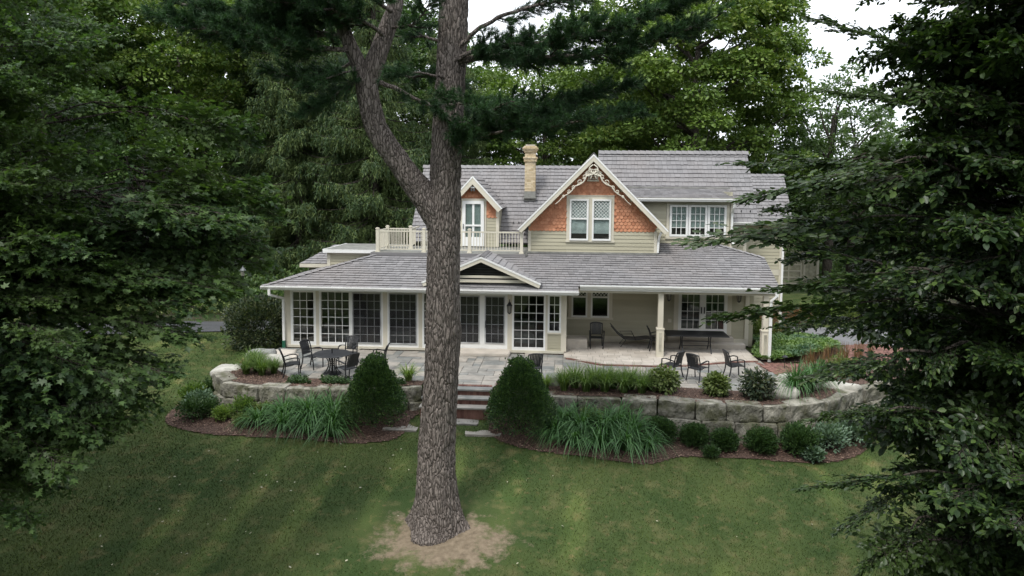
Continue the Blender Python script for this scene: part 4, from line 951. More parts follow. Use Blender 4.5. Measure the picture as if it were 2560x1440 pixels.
# natural stone doorstep and porch step block
def rock(name, sx, sy, sz, loc, rz, mat, seed, rough=.05, nx=7, ny=4, nz=4, roundn=0., label=None, cat=None, group=None, parent=None, kind=None):
    V, idx = [], {}
    def vid(i, j, k):
        if (i, j, k) not in idx:
            p = Vector((i/nx-.5, j/ny-.5, k/nz-.5))
            if roundn:
                q = p*2; l = max(abs(q.x), abs(q.y), abs(q.z)) or 1; sph = q.normalized()*l; q = q.lerp(sph, roundn); p = q/2
            else:
                q = p*2; k3 = sum(abs(o)**10 for o in q); p = q/2*(1-.035*max(0, k3-1))
            p = Vector((p.x*sx, p.y*sy, p.z*sz)); nn = mnoise.noise_vector(p*2.1+Vector((seed*7.3, seed*3.1, 0)))*rough+mnoise.noise_vector(p*7+Vector((seed, 0, 0)))*rough*.4
            if not roundn and sz > .3:
                st_ = mnoise.noise(p*3.4+Vector((seed*1.7, 0, seed))) ; nn = nn+Vector((0, -1, 0))*round(st_*4)/4*.05
            idx[(i, j, k)] = len(V); V.append(tuple(p+nn))
        return idx[(i, j, k)]
    Fs = []
    for i in range(nx):
        for j in range(ny):
            for k in (0, nz):
                f = [vid(i, j, k), vid(i+1, j, k), vid(i+1, j+1, k), vid(i, j+1, k)]; Fs.append(f if k else f[::-1])
    for i in range(nx):
        for k in range(nz):
            for j in (0, ny):
                f = [vid(i, j, k), vid(i+1, j, k), vid(i+1, j, k+1), vid(i, j, k+1)]; Fs.append(f[::-1] if j else f)
    for j in range(ny):
        for k in range(nz):
            for i in (0, nx):
                f = [vid(i, j, k), vid(i, j+1, k), vid(i, j+1, k+1), vid(i, j, k+1)]; Fs.append(f if i else f[::-1])
    me = bpy.data.meshes.new(name); me.from_pydata(V, [], Fs); me.materials.append(mat)
    if roundn: me.polygons.foreach_set('use_smooth', [True]*len(Fs))
    o = bpy.data.objects.new(name, me); COL.objects.link(o); o.location = loc; o.rotation_euler = (0, 0, rz)
    if parent: o.parent = parent
    return tag(o, label, cat, group, kind)
rock('doorstep', 2.2, .75, .17, (-3.15, 26.78, .07), 0, limestone, 3, .025, nx=12, label='long rough limestone doorstep below the french doors', cat='step')
rock('step_block', .85, .7, .42, (.56, 28.2, .25), 0, limestone, 5, .03, label='square limestone block under the diamond-pane porch window', cat='stone block')
# brick steps with bluestone treads
stp = empty('garden_steps', (-3.4, 21.9, -.6), label='red brick garden steps with three grey bluestone treads', cat='steps')
def SP(o): o.parent = stp; o.matrix_parent_inverse = Matrix.Translation((3.4, -21.9, .6)); return o
for i in range(3):
    yt = 22.36-.36*i; zt_ = .0-.19*i
    mb = MB(); mb.box(-4.5, -2.28, yt-.36, yt+.02, zt_-.05, zt_); SP(mb.build('tread', bluestone))
for i in range(4):
    yt = 22.36-.36*i-.32*(i < 3)-.0; yt = 22.36-.36*(i+1)+.05 if i < 3 else 22.36-.36*3+.05
    if i == 3: continue
    zb_ = -.19*(i+1) if i < 2 else -.85; zt_ = -.19*i-.05; mb = MB(); x = -4.48
    while x < -2.32:
        mb.cur = R.random(); mb.box(x, x+.095, yt, yt+.36, zb_-.02, zt_); x += .1
    SP(mb.build('bricks', redbrick, kind='stuff'))
mb = MB(); x = -4.48
# stepping stones in the lawn
for i, (x, y, sx, sy) in enumerate([(-3.3, 21.05, 1.5, .45), (-2.35, 20.35, 1.1, .42), (-4.9, 20.55, 1.1, .5), (-3.6, 20.3, .6, .3)]):
    o = rock('stepping_stone', sx, sy, .08, (x, y, float(lawn_z(x, y))-.012), R.uniform(-.1, .1), bluestone, i+20, .03, nz=1, group='stepping stones below the brick steps', cat='stepping stone',
         label=['flat grey stepping stone directly below the brick steps', 'wide grey stepping stone beside the cone shrub nearer the porch', 'grey stepping stone beside the cone shrub nearer the round table', 'small pale stepping stone half hidden behind the pine trunk'][i])
# retaining walls of big quarry blocks
def resample(path, cuts):
    P = [Vector(p) for p in path]; L = [0]
    for a, b in zip(P[:-1], P[1:]): L.append(L[-1]+(b-a).length)
    def at(s):
        for i in range(len(P)-1):
            if s <= L[i+1] or i == len(P)-2: return P[i].lerp(P[i+1], (s-L[i])/(L[i+1]-L[i]))
    return [at(min(s, L[-1])) for s in cuts], L[-1]
def stone_wall(name, path, label, lens, seed, offs=((0, .03, -.47), (.09, -.48, -.98)), top=None):
    rr_ = random.Random(seed); ob = empty(name, (path[0][0], path[0][1], -.5), label=label, cat='stone wall')
    for c, (out, z1, z0) in enumerate(offs):
        _, T = resample(path, [0]); cuts = [0] if c == 0 else [-.0]; 
        if c == 1: cuts.append(.45)
        while cuts[-1] < T-.35: cuts.append(cuts[-1]+rr_.choice(lens)*rr_.uniform(.85, 1.15))
        cuts[-1] = T; pts, _ = resample(path, cuts)
        for i, (a, b) in enumerate(zip(pts[:-1], pts[1:])):
            d = (b-a); L = d.length
            if L < .15: continue
            t = d/L; nn = Vector((t.y, -t.x)); dep = .55 if c == 0 else .5; mid = (a+b)/2+nn*(out-dep/2+rr_.uniform(-.03, .03))
            dz = rr_.uniform(-.02, .035) if c == 0 else 0; h = z1-z0
            o = rock('block', L-.02, dep*rr_.uniform(.92, 1.08), h+dz, (mid.x, mid.y, (z0+z1)/2+dz/2), math.atan2(t.y, t.x)+rr_.uniform(-.02, .02), rockm, seed*50+i+c*20, .028, nx=18, ny=5, nz=9)
            o.parent = ob; o.matrix_parent_inverse = Matrix.Translation((-path[0][0], -path[0][1], .5))
    return ob
stone_wall('retaining_wall', [(-12.1, 24.2), (-12.15, 23.0), (-11.75, 22.35), (-10.99, 21.74), (-10.2, 21.54), (-8.5, 21.43), (-6.8, 21.52), (-5.4, 21.8), (-4.55, 22.15)], 'curved wall of weathered quarry blocks on the round-table side', [.9, 1.3, .75, 1.5], 3)
stone_wall('retaining_wall', [(-2.25, 22.1), (-2.2, 21.75), (-.16, 21.37), (1.2, 21.42), (2.6, 21.4), (3.7, 21.11), (4.65, 21.05), (5.9, 21.07), (6.85, 21.11), (7.7, 21.35), (8.7, 22.14), (9.4, 23.0), (10.2, 23.6), (11.2, 24.2)], 'long curved wall of grey quarry blocks below the porch side of the patio', [1.15, 1.25, 1.45, .95, 1.2], 8, offs=((0, .03, -.47), (.09, -.48, -.98), (.16, -.99, -1.5)))
# boulders
for i, (x, y, z, sx, sy, sz, mt, lb) in enumerate([
    (-10.55, 24.3, .12, 1.5, .8, .5, boulderm, 'long pale boulder behind the clump of green blades at the patio corner'),
    (-11.35, 25.3, .12, 1.2, .7, .5, greyboulder, 'smooth grey boulder beside the pale slabs near the big shrub'),
    (-11.85, 23.7, -.1, 1.1, 1.3, .45, boulderm, 'broken pale rock capping the far end of the curved wall'),
    (-11.0, 26.2, .0, 1.2, .7, .14, limestone, 'flat pale stone slab between the grey boulder and the house corner'),
    (-10.7, 25.6, -.0, 1.2, .5, .12, limestone, 'narrow pale stone slab along the red brick edging'),
    (-6.75, 22.45, .05, .5, .35, .35, boulderm, 'small white rock tucked behind the cone shrub near the round table'),
    (-.35, 22.9, .1, .95, .6, .55, greyboulder, 'round grey boulder between the lone chair and the long green blades'),
    (6.75, 22.15, .15, 1.35, .8, .6, boulderm, 'pale boulder beside the dark-leaved shrub on the wall top'),
    (7.75, 23.4, .15, 1.5, .9, .55, boulderm, 'white flat boulder behind the tall tuft of green blades'),
    (9.2, 23.4, .05, 1.2, .6, .3, boulderm, 'pale rock on the wall top under the dark elm leaves'),
    (3.2, 23.05, -.0, .3, .25, .2, boulderm, 'small pebble-like rock among the long green blades')][:10]):
    rock('boulder', sx, sy, sz, (x, y, z), R.uniform(-.3, .3), mt, i+60, .10 if sz > .2 else .03, nx=10, ny=8, nz=6 if sz > .2 else 2, roundn=.8 if sz > .2 else .15, label=lb, cat='boulder')

# ------------------------------------------------------------------ furniture
def make_chair(k=1.35):
    t = empty('patio_chair', label='x', cat='chair', group='black metal armchairs on the patio')
    def part(nm, mb): return mb.build(nm, blackm, t)
    for s in (-1, 1):      # faces +Y (front)
        mb = MB(); mb.tube([(s*.25, .25, 0), (s*.265, .24, .3), (s*.28, .22, .44), (s*.29, .20, .655), (s*.285, .14, .675)], .016*k, 6); part('leg', mb)
        mb = MB(); mb.tube([(s*.25, -.33, 0), (s*.235, -.26, .25), (s*.23, -.24, .44), (s*.235, -.28, .7), (s*.24, -.37, .93)], .017*k, 6); part('leg', mb)
        mb = MB(); pts = [(s*.285, .17, .672), (s*.295, .05, .69), (s*.285, -.1, .67), (s*.25, -.26, .63)]
        for a, b in zip(pts[:-1], pts[1:]): mb.bar(a, b, .05, .028)
        part('arm', mb)
    mb = MB(); n = 7
    for i in range(n):
        y0, y1 = .25-.5*i/n, .25-.5*(i+1)/n; f = lambda y: .44+.02*math.cos(y*6)-(.02 if y < -.1 else 0)
        mb.hexa([(-.25, y1, f(y1)-.02), (.25, y1, f(y1)-.02), (.25, y0, f(y0)-.02), (-.25, y0, f(y0)-.02), (-.25, y1, f(y1)), (.25, y1, f(y1)), (.25, y0, f(y0)), (-.25, y0, f(y0))])
    part('seat', mb)
    mb = MB(); mb.tube([(-.24, -.372, .925), (-.12, -.41, .955), (0, -.42, .965), (.12, -.41, .955), (.24, -.372, .925)], .024, 6)
    bk = part('backrest', mb); mb = MB(); mb.tube([(-.23, -.25, .5), (0, -.27, .5), (.23, -.25, .5)], .014, 5); mb.build('lower_rail', blackm, bk)
    for i in range(8):
        x = -.175+.05*i; b = -.015*(1-(x/.2)**2); mb = MB(); mb.bar((x*.95, -.26+b, .5), (x, -.31+b, .72), .042, .012, upv=(0, 1, 0)); mb.bar((x, -.31+b, .72), (x*1.05, -.40+b, .945), .042, .012, upv=(0, 1, 0)); mb.build('slat', blackm, bk)
    return t
ch0 = make_chair(); used = [False]
def chair(x, y, face, label, group='black metal armchairs on the patio', z=.014):
    """face: compass direction the sitter looks (radians from +Y, anticlockwise)"""
    if not used[0]: o = ch0; used[0] = True; o.location = (x, y, z); o.rotation_euler = (0, 0, face)
    else: o = copy_tree(ch0, loc=(x, y, z), rz=face)
    o['label'] = label; o['group'] = group; return o
D_ = math.radians
chair(-9.25, 22.95, D_(-62), 'black slatted armchair farthest from the pine at the round table, turned toward the tabletop')
chair(-8.95, 24.1, D_(-110), 'black armchair between the windows and the round table, beside the outermost chair')
chair(-7.85, 24.75, D_(172), 'black armchair behind the round table with its back to the glazed doors')
chair(-7.25, 22.7, D_(52), 'black slatted armchair at the round table with its back to the cone shrub')
chair(-6.55, 24.0, D_(95), 'black armchair seen side-on between the round table and the cone shrub')
chair(-1.0, 23.45, D_(15), 'black armchair half hidden behind the cone shrub beside the grey boulder')
chair(3.75, 24.2, D_(-150+200), 'black armchair in front of the porch post with its seat turned toward the blades')
chair(4.6, 23.9, D_(-42), 'black slatted armchair in the middle of three by the variegated shrubs')
chair(5.95, 24.35, D_(-80), 'black armchair seen side-on behind the dark-leaved shrub')
gp = 'black chairs in the shade of the porch'
chair(1.35, 28.2, D_(180), 'black armchair in the porch shade beside the limestone block', gp, .064)
chair(3.75, 28.0, D_(-90), 'black armchair half hidden behind the porch post at the long table', gp, .064)
def round_table(x, y):
    t = empty('round_table', (x, y, .014), label='round black metal patio table with a short umbrella tube in its centre', cat='table')
    mb = MB(); mb.lathe([(.0, .70), (.60, .70), (.635, .705), (.64, .72), (.625, .73), (0, .73)], n=36); mb.build('tabletop', blackm, t, smooth=False)
    mb = MB(); mb.lathe([(.025, .73), (.025, .87), (.032, .87), (.032, .89)], n=12); mb.build('umbrella_tube', blackm, t)
    mb = MB(); mb.tube([(0, 0, .05), (0, 0, .7)], .035, 8); mb.build('centre_post', blackm, t)
    mb = MB(); mb.lathe([(.3, 0), (.31, .03), (.25, .05), (.05, .055)], n=24); mb.build('base', blackm, t)
    for k in range(6):
        a = k*PI/3+.3; c, s = math.cos(a), math.sin(a); mb = MB()
        mb.tube([(r*c, r*s, z) for r, z in ((.30, .69), (.2, .6), (.13, .45), (.13, .3), (.19, .14), (.33, .0))], .018, 6); mb.build('leg', blackm, t)
    for z in (.25, .33, .41, .49):
        mb = MB(); mb.tube([(.135*math.cos(i*PI/8), .135*math.sin(i*PI/8), z) for i in range(17)], .009, 5); mb.build('ring', blackm, t)
round_table(-7.98, 23.35)
def long_table(x, y):
    t = empty('dining_table', (x, y, .064), label='long black dining table in front of the porch french doors', cat='table')
    mb = MB(); mb.box(-1.2, 1.2, -.55, .55, .70, .73); mb.build('tabletop', blackm, t)
    for sx in (-.55, .55):
        for sy in (-1, 1):
            mb = MB(); mb.tube([(sx, sy*.28, .70), (sx, sy*.16, .5), (sx, sy*.17, .3), (sx, sy*.42, 0)], .024, 6); mb.build('leg', blackm, t)
    mb = MB(); mb.box(-.55, .55, -.02, .02, .40, .43); mb.box(-.55, .55, -.02, .02, .22, .25); mb.build('stretcher', blackm, t)
long_table(5.25, 27.95)
# two sling loungers in the shade of the porch
def lounger(x, y, rz, label, sc=(1.35, 1, .9)):
    t = empty('sling_lounger', (x, y, .064), rz, label=label, cat='lounge chair'); t.scale = sc
    mb = MB(); prof = [(-.75, .95), (-.55, .6), (-.35, .36), (0, .33), (.35, .40), (.8, .33)]
    k = 0
    for s in (-.3, .3): mb.tube([(a, s, b) for a, b in prof], .016, 6)
    mb.build('frame', blackm, t); mb = MB()
    for (a, b), (c, d) in zip(prof[:-1], prof[1:]): mb.hexa([(a, -.28, b-.004), (c, -.28, d-.004), (c, .28, d-.004), (a, .28, b-.004), (a, -.28, b+.004), (c, -.28, d+.004), (c, .28, d+.004), (a, .28, b+.004)])
    mb.build('sling', MATS.get('sling') or M('sling', (.10, .095, .085), rough=.9), t)
    for s in (-.3, .3):
        mb = MB(); mb.tube([(-.45, s, .0), (-.3, s, .3), (-.45, s, .58), (-.1, s, .6), (0, s, .33)], .014, 6); mb.tube([(.7, s, .34), (.75, s, 0)], .014, 6); mb.build('leg', blackm, t)
lounger(2.95, 28.75, 0, 'low black sling lounger beside the porch armchair')
# air-conditioner, garden lights, lamp post
ac = empty('air_conditioner', (11.1, 36.2, -.3), label='dark grey air conditioning unit at the corner of the rear wing', cat='air conditioner')
mb = MB(); mb.lathe([(.36, .04), (.38, .05), (.38, .86), (.34, .9), (0, .92)], n=16); mb.build('casing', greymetal, ac)
mb = MB()
for i in range(12): mb.lathe([(.385, .1+i*.06), (.395, .11+i*.06), (.385, .125+i*.06)], n=16)
mb.build('louvre', blackm, ac, kind='stuff')
def path_light(x, y, label):
    t = empty('path_light', (x, y, 0), label=label, cat='garden light', group='small path lights')
    mb = MB(); mb.tube([(0, 0, 0), (0, 0, .42)], .012, 6); mb.build('stake', blackm, t); mb = MB(); mb.lathe([(.11, .40), (.10, .43), (.03, .47), (.0, .49)], n=14); mb.build('lamp_shade', blackm, t)
path_light(8.1, 25.9, 'small black mushroom path light in front of the ground cover'); path_light(13.2, 37, 'black path light on the far lawn before the garage')
lpz = float(lawn_z(-17.3, 37)); t = empty('lamp_post', (-17.6, 37.0, lpz), label='old-fashioned garden lamp post beyond the dark shrub', cat='lamp post')
mb = MB(); mb.lathe([(.1, 0), (.09, .3), (.04, .4), (.035, 1.75), (.07, 1.8)], n=10); mb.build('pole', blackm, t)
mb = MB(); mb.lathe([(.09, 1.82), (.14, 2.1), (.0, 2.12)], n=8); mb.build('lamp_glass', lampglass, t); mb = MB(); mb.lathe([(.18, 2.12), (.1, 2.24), (.03, 2.3), (.02, 2.38)], n=8); mb.build('lamp_cap', greymetal, t)
# hosta-edge: white fixtures by the far wall
hp(B('tap_box', white, None, (9.5, 9.62, 35.1, 35.17, .25, .4), (9.75, 9.85, 35.1, 35.17, .25, .38)))

# ------------------------------------------------------------------ garage
gar = empty('garage', (20.5, 62, -2.9), label='sage garage with a cream panelled door far behind the house', cat='garage')
def GB(nm, mat, *bx): o = B(nm, mat, None, *bx); o.parent = gar; o.matrix_parent_inverse = Matrix.Translation((-20.5, -62, 2.9)); return o
GB('wall', garagem, (15.5, 22, 62.3, 62.4, -2.9, 1.0), (21.9, 22, 62.4, 69, -2.9, 1.0))
mb = MB(); mb.prism([(15.5, 62.3, 1.0), (22, 62.3, 1.0), (18.75, 62.3, 3.2)], (0, .1, 0)); o = mb.build('gable_wall', garagem); o.parent = gar; o.matrix_parent_inverse = Matrix.Translation((-20.5, -62, 2.9))
mb = MB(); mb.prism([(15.2, 62, .8), (18.75, 62, 3.25), (18.75, 69, 3.25), (15.2, 69, .8)], (0, 0, .12)); mb.prism([(22.3, 62, .8), (18.75, 62, 3.25), (18.75, 69, 3.25), (22.3, 69, .8)], (0, 0, .12)); o = mb.build('roof', roofm); o.parent = gar; o.matrix_parent_inverse = Matrix.Translation((-20.5, -62, 2.9))
GB('trim_board', cream, (15.5, 22.0, 62.2, 62.3, .35, .6), (20.75, 20.9, 62.22, 62.3, -2.9, .35), (21.85, 22.05, 62.22, 62.3, -2.9, .9))
dr = GB('garage_door', garagem, (16.6, 20.6, 62.24, 62.3, -2.8, .2))
mb = MB()
for i in range(6): mb.box(16.6, 20.6, 62.2, 62.24, -2.8+i*.56, -2.7+i*.56)
for x in (16.6, 17.55, 18.5, 19.45, 20.5): mb.box(x, x+.1, 62.196, 62.24, -2.8, .2)
sub(mb.build('door_frame', cream), dr)
GB('apron', concrete, (16, 21.2, 61.3, 62.2, -3.0, -2.86))

# ------------------------------------------------------------------ small planting
def blades(n, h, spread, w, arch=.6, up=.0):
    """tuft of arching strap leaves, base at the origin"""
    a = NR.rand(n)*2*PI; L = h*NR.uniform(.7, 1.15, n); lean = NR.uniform(.3, 1.15, n)*spread; seg = 5; V = []; Fa = []
    t = np.linspace(0, 1, seg+1)[None]; r0_ = NR.rand(n, 1)*.12
    rad = r0_+lean[:, None]*(t**1.5)*L[:, None]; z = L[:, None]*(t-arch*lean[:, None]*t**2.6)
    x = rad*np.cos(a)[:, None]; y = rad*np.sin(a)[:, None]
    ww = w*(1-t**2.5)*.5+.0008; px, py = -np.sin(a)[:, None], np.cos(a)[:, None]
    A = np.stack([x+px*ww, y+py*ww, z], -1); Bv = np.stack([x-px*ww, y-py*ww, z], -1); V = np.stack([A, Bv], 2).reshape(n, -1, 3)
    f = np.array([(2*i, 2*i+1, 2*i+3, 2*i+2) for i in range(seg)]); Fa = (f[None]+(np.arange(n)*(2*(seg+1)))[:, None, None]).reshape(-1, 4)
    return V.reshape(-1, 3), Fa, np.repeat(NR.rand(n), seg)
def mesh_only(V, F_, mat, r, name):
    o = np_mesh(name, V, F_, mat, r); me = o.data; bpy.data.objects.remove(o); return me
def place(name, me, loc, rz, sc, label, catg, group=None):
    o = bpy.data.objects.new(name, me); COL.objects.link(o); o.location = loc; o.rotation_euler = (0, 0, rz); o.scale = (sc, sc, sc) if not hasattr(sc, '__len__') else sc
    return tag(o, label, catg, group)
def tuft(mat, name, *a): V, F_, r = blades(*a); return mesh_only(V, F_, mat, r, name)
lil = [tuft(lily, 'daylily_blades', 170, .95, .95, .028, 1.05) for _ in range(3)]
grs = [tuft(lily_y if i == 3 else lily_l, 'grass_blades', 230, .92, .75, .019, .8) for i in range(4)]
ORD = ['nearest', 'second', 'third', 'fourth', 'fifth', 'sixth', 'seventh', 'eighth', 'ninth', 'tenth', 'eleventh', 'twelfth']
g1 = 'daylilies at the foot of the wall near the round table'
for i, (x, y, s) in enumerate([(-9.4, 20.6, .9), (-8.7, 20.9, 1.1), (-8.5, 20.3, 1.), (-7.8, 20.75, 1.25), (-7.7, 20.2, 1.), (-7.0, 20.5, 1.15), (-6.9, 20.0, .9), (-8.1, 21.2, 1.1), (-7.2, 21.1, 1.15)]):
    place('daylily', lil[i % 3], (x, y, float(lawn_z(x, y))), i*1.3, s*1.12, 'arching daylily clump %s from the cone shrub by the round table' % ORD[sorted(range(9), key=lambda q: -[-9.4, -8.7, -8.5, -7.8, -7.7, -7.0, -6.9, -8.1, -7.2][q]).index(i)], 'daylily', g1)
g2_ = 'daylilies at the foot of the wall below the long green blades'
for i, (x, y, s) in enumerate([(-.15, 20.3, 1.), (.35, 19.9, 1.), (.6, 20.6, 1.25), (1.1, 19.95, 1.05), (1.3, 20.6, 1.3), (1.85, 20.0, 1.1), (2.1, 20.6, 1.2), (.1, 20.9, 1.1), (1.7, 21.0, 1.2), (2.5, 20.1, .9)]):
    place('daylily', lil[i % 3], (x, y, float(lawn_z(x, y))), i*2.1, s*1.15, 'arching daylily clump %s from the cone shrub in the porch-side bed' % ORD[sorted(range(10), key=lambda q: [-.15, .35, .6, 1.1, 1.3, 1.85, 2.1, .1, 1.7, 2.5][q]).index(i)], 'daylily', g2_)
g3_ = 'long green blades on the wall top'
for i, (x, y, s) in enumerate([(.05, 22.15, 1.0), (.4, 22.5, 1.1), (.75, 22.1, 1.05), (1.05, 22.5, 1.1), (1.35, 22.15, 1.1), (1.65, 22.55, 1.0), (1.95, 22.1, 1.05), (2.2, 22.5, 1.05), (2.5, 22.1, 1.), (2.8, 22.45, .9)]):
    place('ornamental_grass', grs[i % 3], (x, y, .03), i*1.7, s, 'green grass clump %s from the grey boulder on the wall top' % ORD[i], 'grass clump', g3_)
place('ornamental_grass', grs[3], (-.55, 22.2, .03), 0, .75, 'wispy yellow-green grass tuft beside the grey boulder', 'grass clump')
place('ornamental_grass', grs[3], (-5.15, 22.7, .03), 0, .85, 'yellow-green grass mound between the cone shrub and the pine trunk', 'grass clump')
g4_ = 'tall green blades at the end of the patio'
for i, (x, y, s) in enumerate([(7.35, 22.35, 1.5), (7.9, 22.7, 1.35), (8.3, 23.3, 1.3)]):
    place('ornamental_grass', lil[i % 3], (x, y, .03), i, (s*.75, s*.75, s*1.15), ['tall tuft of glossy green blades next to the pale boulder', 'middle tuft of tall blades in front of the white flat boulder', 'tall tuft of blades nearest the elm leaves on the wall top'][i], 'grass clump', g4_)
g5_ = 'bright green blades in the corner bed near the round table'
for i, (x, y, s) in enumerate([(-11.1, 23.9, 1.0), (-10.7, 23.4, 1.05), (-10.3, 22.9, .95), (-10.9, 23.0, .85), (-10.0, 23.2, .8)]):
    place('ornamental_grass', grs[i % 3], (x, y, .03), i*1.1, s, 'bright green grass clump %s from the capping rock in the corner bed' % ORD[i], 'grass clump', g5_)

def shrub_leaves(n, rx, ry, rz, size, tm, shell=.45, nz=1.5, lump=.18, cone=False, up=.4, seed=0, droop=0, zc=None):
    """leaves through the outer shell of a lumpy blob standing on z=0"""
    d = rnd_dirs(n*2); d = d[d[:, 2] > -.75][:n]
    lum = np.array([mnoise.noise(Vector(v)*nz*2+Vector((seed*9.1, 0, 0))) for v in d]); lum2 = np.array([mnoise.noise(Vector(v)*nz*6+Vector((seed*9.1, 5, 0))) for v in d])
    rad = (1-shell*NR.rand(len(d))**1.6)*(1+lump*lum*1.6+lump*.7*lum2)
    P = d*rad[:, None]
    if cone:
        t = (P[:, 2]+1)/2; tap = np.interp(t, [0, .12, .35, .7, .92, 1.1], [.70, .98, 1.05, .66, .34, .08])/np.maximum(np.sqrt(np.clip(1-(P[:, 2])**2, .06, 1)), .3)
        P[:, :2] *= tap[:, None]
    P = P*np.array([rx, ry, rz])+np.array([0, 0, rz*(.95 if zc is None else zc)])
    dr = d+rnd_dirs(len(d))*.7+np.array([0, 0, up-droop]); N = d*.6+rnd_dirs(len(d))*.5+np.array([0, 0, .9])
    return leaves(P, dr, N, NR.uniform(.7, 1.3, len(d))*size, *tm)
def shrub(name, loc, args, mat, label, catg, group=None, stem=True, sc=1, rz=0, proto=None):
    t = empty(name, loc, rz, label, catg, group); t.scale = (sc, sc, sc) if not hasattr(sc, '__len__') else sc
    if proto:
        for c in proto.children: d = c.copy(); COL.objects.link(d); d.parent = t
        return t
    V, F_, r = shrub_leaves(**args); np_mesh('foliage', V, F_, mat, r, parent=t)
    if stem:
        mb = MB()
        for k in range(7):
            a = k*.9; mb.tube([(0.04*math.cos(a), .04*math.sin(a), -.05), (args['rx']*.3*math.cos(a), args['ry']*.3*math.sin(a), args['rz']*.6), (args['rx']*.6*math.cos(a), args['ry']*.6*math.sin(a), args['rz']*1.2)], [.02, .014, .006], 5)
        mb.build('stems', bark, t)
    return t
shrub('cone_shrub', (-5.78, 20.75, float(lawn_z(-5.78, 20.75))-.02), dict(n=25000, rx=.92, ry=.95, rz=1.10, size=.058, tm=RHOMB, shell=.5, cone=True, lump=.11, nz=2.2, up=.9, seed=1), yew, 'dense dark cone-shaped evergreen shrub nearer the round table', 'shrub', 'pair of cone shrubs flanking the steps')
shrub('cone_shrub', (-1.25, 20.55, float(lawn_z(-1.25, 20.55))-.02), dict(n=26000, rx=.98, ry=.95, rz=1.16, size=.058, tm=RHOMB, shell=.5, cone=True, lump=.11, nz=2.2, up=.9, seed=4), yew, 'dense dark cone-shaped evergreen shrub nearer the porch', 'shrub', 'pair of cone shrubs flanking the steps')
p0 = None
for i, (x, y, s) in enumerate([(2.95, 20.75, .92), (3.95, 20.7, .88), (4.8, 20.6, .82), (5.85, 20.55, .92), (6.95, 20.6, 1.1)]):
    o = shrub('boxwood', (x, y, float(lawn_z(x, y))), dict(n=8500, rx=.45, ry=.45, rz=.36, size=.06, tm=RHOMB, shell=.8, lump=.32, nz=2, up=.9, seed=8), box_m,
              ['round green boxwood next to the daylilies', 'round boxwood second from the daylilies', 'smallest round boxwood, in the middle of the row', 'round boxwood second from the dark leafy end of the row', 'largest and darkest round boxwood at the far end of the row'][i], 'shrub', 'row of round boxwoods below the wall', proto=p0, sc=s, rz=i*1.2)
    p0 = p0 or o
for i, (x, y, s, mt, lb) in enumerate([(3.25, 22.35, .95, rhodo, 'variegated leafy shrub at the end of the long green blades'), (4.85, 22.15, .8, rhodo, 'small variegated shrub in front of the middle armchair'), (6.05, 21.95, 1.05, rhodo_dark, 'dark-leaved shrub on the wall top before the side-on armchair')]):
    shrub('leafy_shrub', (x, y, .02), dict(n=1300, rx=.48*s, ry=.45*s, rz=.42*s, size=.12, tm=OVAL, shell=.75, lump=.2, nz=2, droop=.5, up=.3, seed=i+20), mt, lb, 'shrub')
shrub('rhododendron', (-12.9, 28.6, float(lawn_z(-12.9, 28.6))-.1), dict(n=9000, rx=1.45, ry=1.4, rz=1.15, size=.11, tm=OVAL, shell=.55, lump=.22, nz=1.6, up=.5, seed=31), rhodo_dark, 'big dark rounded rhododendron at the corner of the sunroom', 'shrub')
# perennials in the round bed, silver plant and leafy end
for i, (x, y, s, mt, lb, sz) in enumerate([(-12.0, 21.9, .8, blue_l, 'silvery blue-leaved perennial at the tip of the mulch bed', .09), (-11.3, 21.2, .75, box_m, 'loose green perennial in front of the curved wall end', .06), (-10.7, 20.9, .6, lily_y, 'yellow-green perennial on the open mulch', .06), (-9.5, 21.2, .6, rhodo, 'yellowing perennial against the lower wall block', .06),
        (-11.7, 20.9, .9, box_m, 'bushy green perennial at the front tip of the mulch bed', .07), (-12.6, 22.6, .8, lily_l, 'tall grassy perennial beside the lower wall block', .09), (-10.2, 21.35, .8, lily_l, 'pale green perennial leaning on the curved wall', .07), (-9.9, 20.5, .5, rhodo, 'small yellow perennial at the edge of the daylilies', .05),
        (-12.3, 23.2, .75, box_m, 'low green plant behind the wall end beside the lawn', .07),
        (7.9, 20.9, 1.0, blue_l, 'blue-green leafy shrub after the last boxwood', .09), (8.8, 21.4, 1.1, blue_l, 'spreading blue-green shrub under the elm boughs', .1), (9.8, 22.2, 1.1, box_m, 'green shrub against the wall under the elm boughs', .08),
        (7.2, 20.2, .5, blue_l, 'low hosta at the edge of the mulch', .1), (8.9, 24.3, .8, box_m, 'green perennial behind the tall blades', .07), (9.7, 24.9, .9, rhodo, 'mixed perennial beside the brick path', .07),
        (4.3, 20.1, .45, grs and box_m, 'small tuft of weeds at the lawn edge', .05), (.9, 20.9, .8, rhodo, 'pale flowering perennial among the daylilies', .05)]):
    shrub('perennial', (x, y, (.02 if y > 23.3 and x > 0 else float(lawn_z(x, y)))), dict(n=1700, rx=.5*s, ry=.5*s, rz=.38*s, size=sz, tm=OVAL, shell=.9, lump=.35, nz=1.4, up=.6, seed=i+40), mt, lb, 'perennial')
